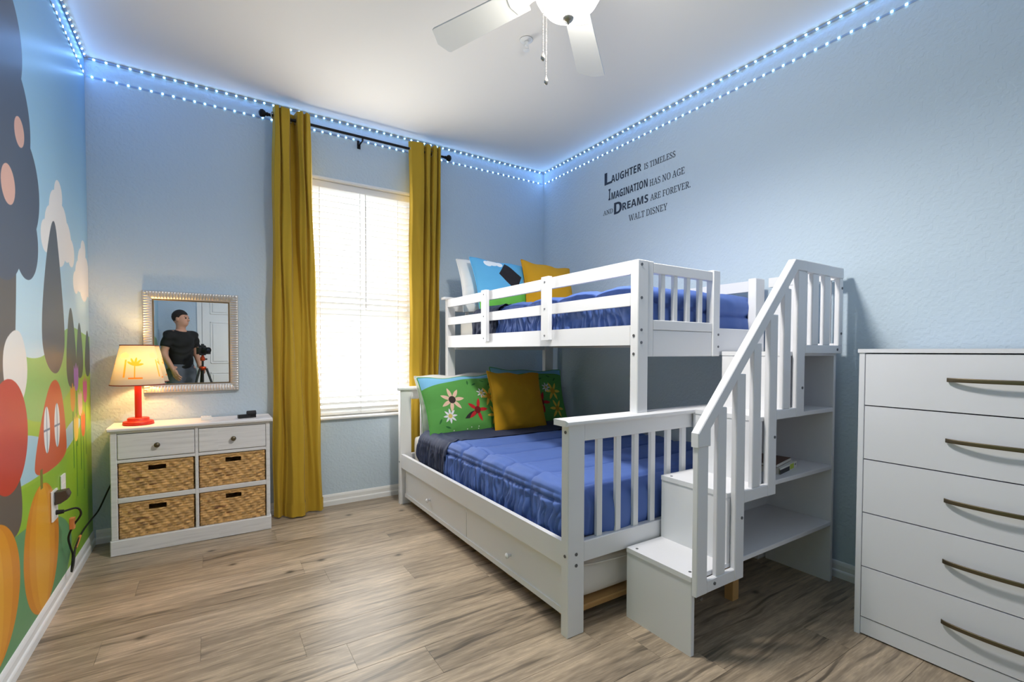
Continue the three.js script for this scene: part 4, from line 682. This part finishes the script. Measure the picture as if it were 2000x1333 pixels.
// ---------------------------------------------------------------- lettering on the wall over the bunk
{
  const loader = new FontLoader(), serif = await loader.loadAsync('fonts/droid/droid_serif_regular.typeface.json'), bold = await loader.loadAsync('fonts/droid/droid_sans_bold.typeface.json');
  const t = thing('wall_lettering', 'dark vinyl quotation lettering on the blue wall above the upper bunk', 'wall lettering', [W - 0.0006, 2.3, 1.22]);
  function word(text, font, za, zb, y, cap, name = 'word') {
    const g = new TextGeometry(text, { font, size: 0.06, depth: 0.0008, curveSegments: 5, bevelEnabled: false }); g.computeBoundingBox(); const bb = g.boundingBox;
    const ref = new TextGeometry('H', { font, size: 0.06, depth: 0.0008, bevelEnabled: false }); ref.computeBoundingBox(); const ch = ref.boundingBox.max.y;
    g.translate(-bb.min.x, 0, 0); g.scale((zb - za) / (bb.max.x - bb.min.x), cap / ch, 1); g.rotateY(-Math.PI / 2); g.translate(W - 0.0006, y, za); part(name, clean(g), M.lettering, t);
  }
  word('L', bold, 0.822, 0.9, 2.462, 0.095); word('AUGHTER', bold, 0.895, 1.203, 2.462, 0.056); word('IS TIMELESS', serif, 1.229, 1.503, 2.46, 0.042);
  word('I', bold, 0.868, 0.89, 2.333, 0.088); word('MAGINATION', bold, 0.9, 1.264, 2.33, 0.056); word('HAS NO AGE', serif, 1.282, 1.578, 2.324, 0.046);
  word('AND', serif, 0.81, 0.916, 2.226, 0.036); word('D', bold, 0.93, 1.012, 2.207, 0.09); word('REAMS', bold, 1.018, 1.27, 2.218, 0.056); word('ARE FOREVER.', serif, 1.29, 1.625, 2.22, 0.044);
  word('WALT DISNEY', serif, 1.084, 1.44, 2.12, 0.046);
}

// ---------------------------------------------------------------- the photographer, camera and tripod (seen in the mirror)
{
  // surface of a distance field on a grid of the given cell size
  function surface(sdf, lo, hi, cell) {
    const n = [0, 1, 2].map((k) => Math.ceil((hi[k] - lo[k]) / cell) + 1), [nx, ny, nz] = n, F = new Float32Array(nx * ny * nz), at = (i, j, k) => (k * ny + j) * nx + i;
    for (let k = 0; k < nz; k++) for (let j = 0; j < ny; j++) for (let i = 0; i < nx; i++) F[at(i, j, k)] = sdf(lo[0] + i * cell, lo[1] + j * cell, lo[2] + k * cell);
    const id = new Int32Array(F.length).fill(-1), pos = [], idx = [];
    const C = [[0, 0, 0], [1, 0, 0], [0, 1, 0], [1, 1, 0], [0, 0, 1], [1, 0, 1], [0, 1, 1], [1, 1, 1]], E = [[0, 1], [2, 3], [4, 5], [6, 7], [0, 2], [1, 3], [4, 6], [5, 7], [0, 4], [1, 5], [2, 6], [3, 7]];
    for (let k = 0; k < nz - 1; k++) for (let j = 0; j < ny - 1; j++) for (let i = 0; i < nx - 1; i++) {
      const v = C.map(([a, b, c]) => F[at(i + a, j + b, k + c)]); let m = 0; for (const x of v) if (x < 0) m++; if (m === 0 || m === 8) continue;
      let x = 0, y = 0, z = 0, q = 0; for (const [a, b] of E) if ((v[a] < 0) !== (v[b] < 0)) { const t = v[a] / (v[a] - v[b]); x += lerp(C[a][0], C[b][0], t); y += lerp(C[a][1], C[b][1], t); z += lerp(C[a][2], C[b][2], t); q++; }
      id[at(i, j, k)] = pos.length / 3; pos.push(lo[0] + (i + x / q) * cell, lo[1] + (j + y / q) * cell, lo[2] + (k + z / q) * cell);
    }
    const quad = (a, b, c, d, flip) => { if (a < 0 || b < 0 || c < 0 || d < 0) return; flip ? idx.push(a, c, b, a, d, c) : idx.push(a, b, c, a, c, d); };
    for (let k = 1; k < nz - 1; k++) for (let j = 1; j < ny - 1; j++) for (let i = 1; i < nx - 1; i++) {
      const s = F[at(i, j, k)] < 0;
      if (s !== F[at(i + 1, j, k)] < 0) quad(id[at(i, j - 1, k - 1)], id[at(i, j, k - 1)], id[at(i, j, k)], id[at(i, j - 1, k)], !s);
      if (s !== F[at(i, j + 1, k)] < 0) quad(id[at(i - 1, j, k - 1)], id[at(i - 1, j, k)], id[at(i, j, k)], id[at(i, j, k - 1)], !s);
      if (s !== F[at(i, j, k + 1)] < 0) quad(id[at(i - 1, j - 1, k)], id[at(i, j - 1, k)], id[at(i, j, k)], id[at(i - 1, j, k)], !s);
    }
    const g = new THREE.BufferGeometry(); g.setAttribute('position', new THREE.Float32BufferAttribute(pos, 3)); g.setIndex(idx); g.computeVertexNormals(); g.setAttribute('uv', new THREE.Float32BufferAttribute(new Float32Array(pos.length / 3 * 2), 2)); return g;
  }
  const smin = (a, b, k) => { const h = clamp(0.5 + 0.5 * (b - a) / k, 0, 1); return lerp(b, a, h) - k * h * (1 - h); };
  const cap = (a, b, ra, rb, sx = 1, sz = 1) => (x, y, z) => { const bx = b[0] - a[0], by = b[1] - a[1], bz = b[2] - a[2], px = x - a[0], py = y - a[1], pz = z - a[2], t = clamp((px * bx + py * by + pz * bz) / (bx * bx + by * by + bz * bz + 1e-9), 0, 1); return Math.hypot((px - bx * t) / sx, py - by * t, (pz - bz * t) / sz) - lerp(ra, rb, t); };
  const ell = (c, r) => (x, y, z) => { const k = Math.hypot((x - c[0]) / r[0], (y - c[1]) / r[1], (z - c[2]) / r[2]); return (k - 1) * Math.min(...r); };
  const join = (list, k) => (x, y, z) => { let d = 9; for (const f of list) d = smin(d, f(x, y, z), k); return d; };
  // joints (local: y up, z forward, the person's left is +x)
  const SL = [0.168, 1.41, 0], EL = [0.222, 1.15, -0.03], WL = [0.19, 0.93, 0.12], SR = [-0.168, 1.41, 0], ER = [-0.225, 1.16, -0.02], WR = [-0.175, 0.96, 0.13];
  const hy = -0.42, turn = (p) => { const c = Math.cos(hy), s = Math.sin(hy); return [p[0] * c + p[2] * s, p[1], -p[0] * s + p[2] * c]; };
  const torso = [cap([0, 0.96, 0], [0, 1.12, 0], 0.12, 0.118, 1.08, 0.85), cap([0, 1.12, 0], [0, 1.32, 0.005], 0.118, 0.135, 1.08, 0.85), cap([-0.12, 1.405, -0.01], [0.12, 1.405, -0.01], 0.07, 0.07)];
  const arms = [cap(SL, EL, 0.056, 0.044), cap(EL, WL, 0.043, 0.029), cap(SR, ER, 0.056, 0.044), cap(ER, WR, 0.043, 0.029)];
  const legs = [cap([0.09, 0.92, 0], [0.105, 0.5, 0.015], 0.095, 0.06), cap([0.105, 0.5, 0.015], [0.115, 0.1, -0.02], 0.058, 0.038), cap([-0.09, 0.92, 0], [-0.105, 0.5, 0.015], 0.095, 0.06), cap([-0.105, 0.5, 0.015], [-0.115, 0.1, -0.02], 0.058, 0.038), cap([0.115, 0.05, -0.03], [0.125, 0.035, 0.14], 0.036, 0.03), cap([-0.115, 0.05, -0.03], [-0.125, 0.035, 0.14], 0.036, 0.03)];
  const neck = cap([0, 1.42, -0.015], [0, 1.55, 0.0], 0.06, 0.055);
  const body = join([...torso, ...arms, ...legs, neck], 0.035);
  const H0 = (p) => turn([p[0], p[1], p[2]]);
  // head: skull, jaw, nose, brow, ears
  const headLocal = join([ell([0, 1.648, -0.008], [0.074, 0.098, 0.094]), ell([0, 1.6, 0.03], [0.06, 0.06, 0.058]), ell([0, 1.562, 0.052], [0.036, 0.026, 0.032])], 0.03);
  const faceBits = join([cap([0, 1.652, 0.084], [0, 1.612, 0.106], 0.008, 0.013), cap([-0.035, 1.668, 0.078], [0.035, 1.668, 0.078], 0.009, 0.009), ell([0.076, 1.63, -0.005], [0.01, 0.03, 0.019]), ell([-0.076, 1.63, -0.005], [0.01, 0.03, 0.019]), cap([-0.018, 1.583, 0.083], [0.018, 1.583, 0.083], 0.007, 0.007)], 0.008);
  const headNeck = (x, y, z) => { const c = Math.cos(-hy), s = Math.sin(-hy), lx = x * c + z * s, lz = -x * s + z * c; let d = smin(headLocal(lx, y, lz), faceBits(lx, y, lz), 0.01); d = smin(d, neck(x, y, z), 0.03); const e1 = ell([0.03, 1.645, 0.094], [0.013, 0.008, 0.014])(lx, y, lz), e2 = ell([-0.03, 1.645, 0.094], [0.013, 0.008, 0.014])(lx, y, lz); return Math.max(d, -Math.min(e1, e2)); };
  // hands: a palm and five bent fingers
  function hand(w, dir, side) {
    const f = new THREE.Vector3(...dir).normalize(), out = new THREE.Vector3(side, 0, 0.15).normalize(), across = new THREE.Vector3().crossVectors(f, out).normalize(), o = new THREE.Vector3(...w);
    const P = (a, b, c) => o.clone().addScaledVector(f, a).addScaledVector(across, b).addScaledVector(out, c).toArray();
    const list = [cap(P(0.0, 0, 0), P(0.03, 0, 0), 0.026, 0.027), cap(P(0.03, -0.024, 0), P(0.085, -0.028, 0), 0.018, 0.014), cap(P(0.03, 0.024, 0), P(0.08, 0.028, 0), 0.018, 0.014), cap(P(0.03, 0, 0), P(0.088, 0, 0), 0.02, 0.016)];
    const fingers = [[-0.03, 0.066], [-0.01, 0.076], [0.01, 0.072], [0.03, 0.056]].map(([b, l]) => join([cap(P(0.085, b, 0), P(0.085 + l * 0.5, b * 1.05, -0.008), 0.0098, 0.0092), cap(P(0.085 + l * 0.5, b * 1.05, -0.008), P(0.085 + l * 0.92, b * 1.05, -0.03), 0.0092, 0.008)], 0.004));
    const thumb = join([cap(P(0.025, -0.028, -0.004), P(0.06, -0.052, -0.014), 0.014, 0.011), cap(P(0.06, -0.052, -0.014), P(0.092, -0.056, -0.026), 0.011, 0.009)], 0.005);
    return { sdf: join([join(list, 0.02), ...fingers, thumb], 0.005), mid: P(0.07, 0, 0) };
  }
  const hl = hand(WL, [-0.02, -0.8, 0.55], 1), hr = hand(WR, [0.05, -0.45, 0.85], -1);
  const noHead = (x, y, z) => Math.max(body(x, y, z), y - 1.5);
  const bodyGeo = merge([surface(noHead, [-0.42, -0.02, -0.2], [0.42, 1.56, 0.3], 0.014), surface((x, y, z) => Math.max(headNeck(x, y, z), 1.475 - y), [-0.13, 1.45, -0.15], [0.13, 1.78, 0.15], 0.0055),
    ...[hl, hr].map((h) => surface(h.sdf, h.mid.map((v) => v - 0.13), h.mid.map((v) => v + 0.13), 0.004))]);
  const px = 0.275, pz = 4.0, man = thing('person', 'standing person in a black t-shirt and grey jeans beside the tripod, seen in the mirror', 'person', [px, 0, pz], Math.atan2(0.6, -0.8));
  man.scale.setScalar(0.95);
  local('body', bodyGeo, mat({ color: 0xc08f78, roughness: 0.6 }), man);
  const shirt = join([cap([0, 0.98, 0], [0, 1.12, 0], 0.134, 0.128, 1.08, 0.86), cap([0, 1.12, 0], [0, 1.32, 0.005], 0.128, 0.147, 1.08, 0.86), cap([-0.12, 1.4, -0.01], [0.12, 1.4, -0.01], 0.078, 0.078), cap(SL, [0.202, 1.255, -0.016], 0.062, 0.061), cap(SR, [-0.204, 1.26, -0.01], 0.062, 0.061)], 0.035);
  const fold = (x, y, z) => 0.005 * Math.sin(y * 40 + x * 22 + 3 * Math.sin(z * 20 + y * 9));
  const shirtCut = (x, y, z) => { const sleeve = Math.abs(x) > 0.155 ? 1.245 - y + (Math.abs(x) - 0.2) * 0.3 : 0.93 - y; return Math.max(shirt(x, y, z) + fold(x, y, z), sleeve, Math.hypot(x, (y - 1.515) * 1.1, z - 0.02) < 0.082 ? 0.082 - Math.hypot(x, (y - 1.515) * 1.1, z - 0.02) : -1); };
  local('t_shirt', surface(shirtCut, [-0.36, 0.9, -0.22], [0.36, 1.52, 0.24], 0.009), mat({ color: 0x0e0e10, roughness: 0.85 }), man);
  const jeans = join([cap([0, 0.955, 0], [0, 0.99, 0], 0.13, 0.132, 1.15, 0.87), cap([0.085, 0.9, 0], [0.105, 0.5, 0.012], 0.108, 0.078), cap([0.105, 0.5, 0.012], [0.115, 0.09, -0.015], 0.076, 0.066), cap([-0.085, 0.9, 0], [-0.105, 0.5, 0.012], 0.108, 0.078), cap([-0.105, 0.5, 0.012], [-0.115, 0.09, -0.015], 0.076, 0.066)], 0.02);
  local('jeans', surface((x, y, z) => Math.max(jeans(x, y, z) + 0.6 * fold(x, y, z), y - 1.01, 0.06 - y), [-0.24, 0.03, -0.2], [0.24, 1.05, 0.22], 0.012), mat({ color: 0x565d68, roughness: 0.9 }), man);
  for (const s of [1, -1]) local('shoe', surface((x, y, z) => Math.max(join([cap([s * 0.115, 0.05, -0.05], [s * 0.128, 0.034, 0.15], 0.048, 0.04), cap([s * 0.115, 0.06, -0.03], [s * 0.116, 0.1, -0.03], 0.05, 0.05)], 0.03)(x, y, z), 0.001 - y, y - 0.1), [s * 0.12 - 0.1, -0.02, -0.14], [s * 0.12 + 0.1, 0.14, 0.24], 0.008), M.black, man);
  const hairLocal = ell([0, 1.666, -0.014], [0.084, 0.1, 0.103]);
  local('hair', surface((x, y, z) => { const c = Math.cos(-hy), s = Math.sin(-hy), lx = x * c + z * s, lz = -x * s + z * c; return Math.max(hairLocal(lx, y, lz) + 0.003 * noise(lx * 300, lz * 120 + y * 80, 3), lerp(1.595, 1.692, smooth(-0.03, 0.055, lz)) - y); }, [-0.13, 1.55, -0.15], [0.13, 1.79, 0.15], 0.006), mat({ color: 0x1f1713, roughness: 0.8 }), man);
  for (const s of [-1, 1]) { const e = turn([s * 0.03, 1.645, 0.083]); local('eye', new THREE.SphereGeometry(0.0105, 12, 8).translate(...e), mat({ color: 0x2a221d, roughness: 0.2 }), man); }

  // camera: the lens sits just behind the point the picture is taken from
  const cam = thing('camera', 'black camera with a wide lens on the red tripod, seen in the mirror', 'camera', [CAM[0], CAM[1], CAM[2]], YAW);
  const z = (p, a) => lathe(p, 0, 0, 0, 32).rotateX(Math.PI / 2).translate(0, 0, a);
  local('lens', z([[0.0, 0.004], [0.034, 0.004], [0.036, 0], [0.0385, 0], [0.0385, 0.03], [0.036, 0.034], [0.036, 0.07], [0.033, 0.09], [0, 0.09]], 0.02), M.blackRubber, cam);
  local('front_glass', z([[0, 0], [0.02, 0.001], [0.033, 0.0036], [0, 0.0038]], 0.0202), mat({ color: 0x11131c, roughness: 0.05 }), cam);
  local('body', board(-0.069, 0.069, -0.052, 0.036, 0.111, 0.168, 0.009), M.black, cam);
  local('grip', board(0.045, 0.077, -0.052, 0.03, 0.088, 0.1105, 0.008), M.blackRubber, cam);
  local('viewfinder_hump', prism([[-0.034, 0.0365], [0.034, 0.0365], [0.018, 0.064], [-0.018, 0.064]], 'z', 0.106, 0.174, 0.003), M.black, cam);
  local('bubble_level', board(-0.014, 0.014, 0.0645, 0.082, 0.125, 0.15, 0.003), M.blackRubber, cam);
  const back = 0.14, tx = CAM[0] + Math.sin(YAW) * back * 1, tz = CAM[2] + Math.cos(YAW) * back, tp = thing('tripod', 'black camera tripod with red joints, seen in the mirror', 'tripod', [tx, 0, tz], YAW);
  const redMetal = mat({ color: 0xc2451f, roughness: 0.35, metalness: 0.6 }), topY = CAM[1] - 0.0525;
  local('mount_plate', board(-0.03, 0.03, topY - 0.012, topY - 0.0005, -0.025, 0.025, 0.002), M.black, tp);
  local('ball_head', lathe([[0, -0.085], [0.026, -0.085], [0.028, -0.05], [0.022, -0.04], [0.02, -0.03], [0.012, -0.02], [0.02, -0.0125], [0, -0.0122]], 0, topY, 0, 24), redMetal, tp);
  local('head_knob', rod([0.024, topY - 0.065, 0], [0.055, topY - 0.065, 0], 0.011, 14), M.black, tp);
  local('centre_column', rod([0, topY - 0.086, 0], [0, 0.55, 0], 0.013, 16), M.black, tp);
  local('shoulder', lathe([[0, -0.05], [0.022, -0.05], [0.04, -0.03], [0.04, -0.005], [0.02, 0], [0, 0]], 0, 0.93, 0, 24), redMetal, tp);
  for (const a of [0.35, 2.45, 4.55]) { const sx = Math.sin(a), sz = Math.cos(a); const leg = local('leg', merge([rod([sx * 0.042, 0.905, sz * 0.042], [sx * 0.17, 0.5, sz * 0.17], 0.0135, 14), rod([sx * 0.17, 0.5, sz * 0.17], [sx * 0.31, 0.018, sz * 0.31], 0.0105, 12)]), M.black, tp);
    local('leg_lock', rod([sx * 0.165, 0.516, sz * 0.165], [sx * 0.178, 0.475, sz * 0.178], 0.0165, 14), redMetal, leg); local('rubber_foot', rod([sx * 0.309, 0.02, sz * 0.309], [sx * 0.315, 0.0005, sz * 0.315], 0.013, 12), M.blackRubber, leg); }
}

renderer.render(scene, camera);
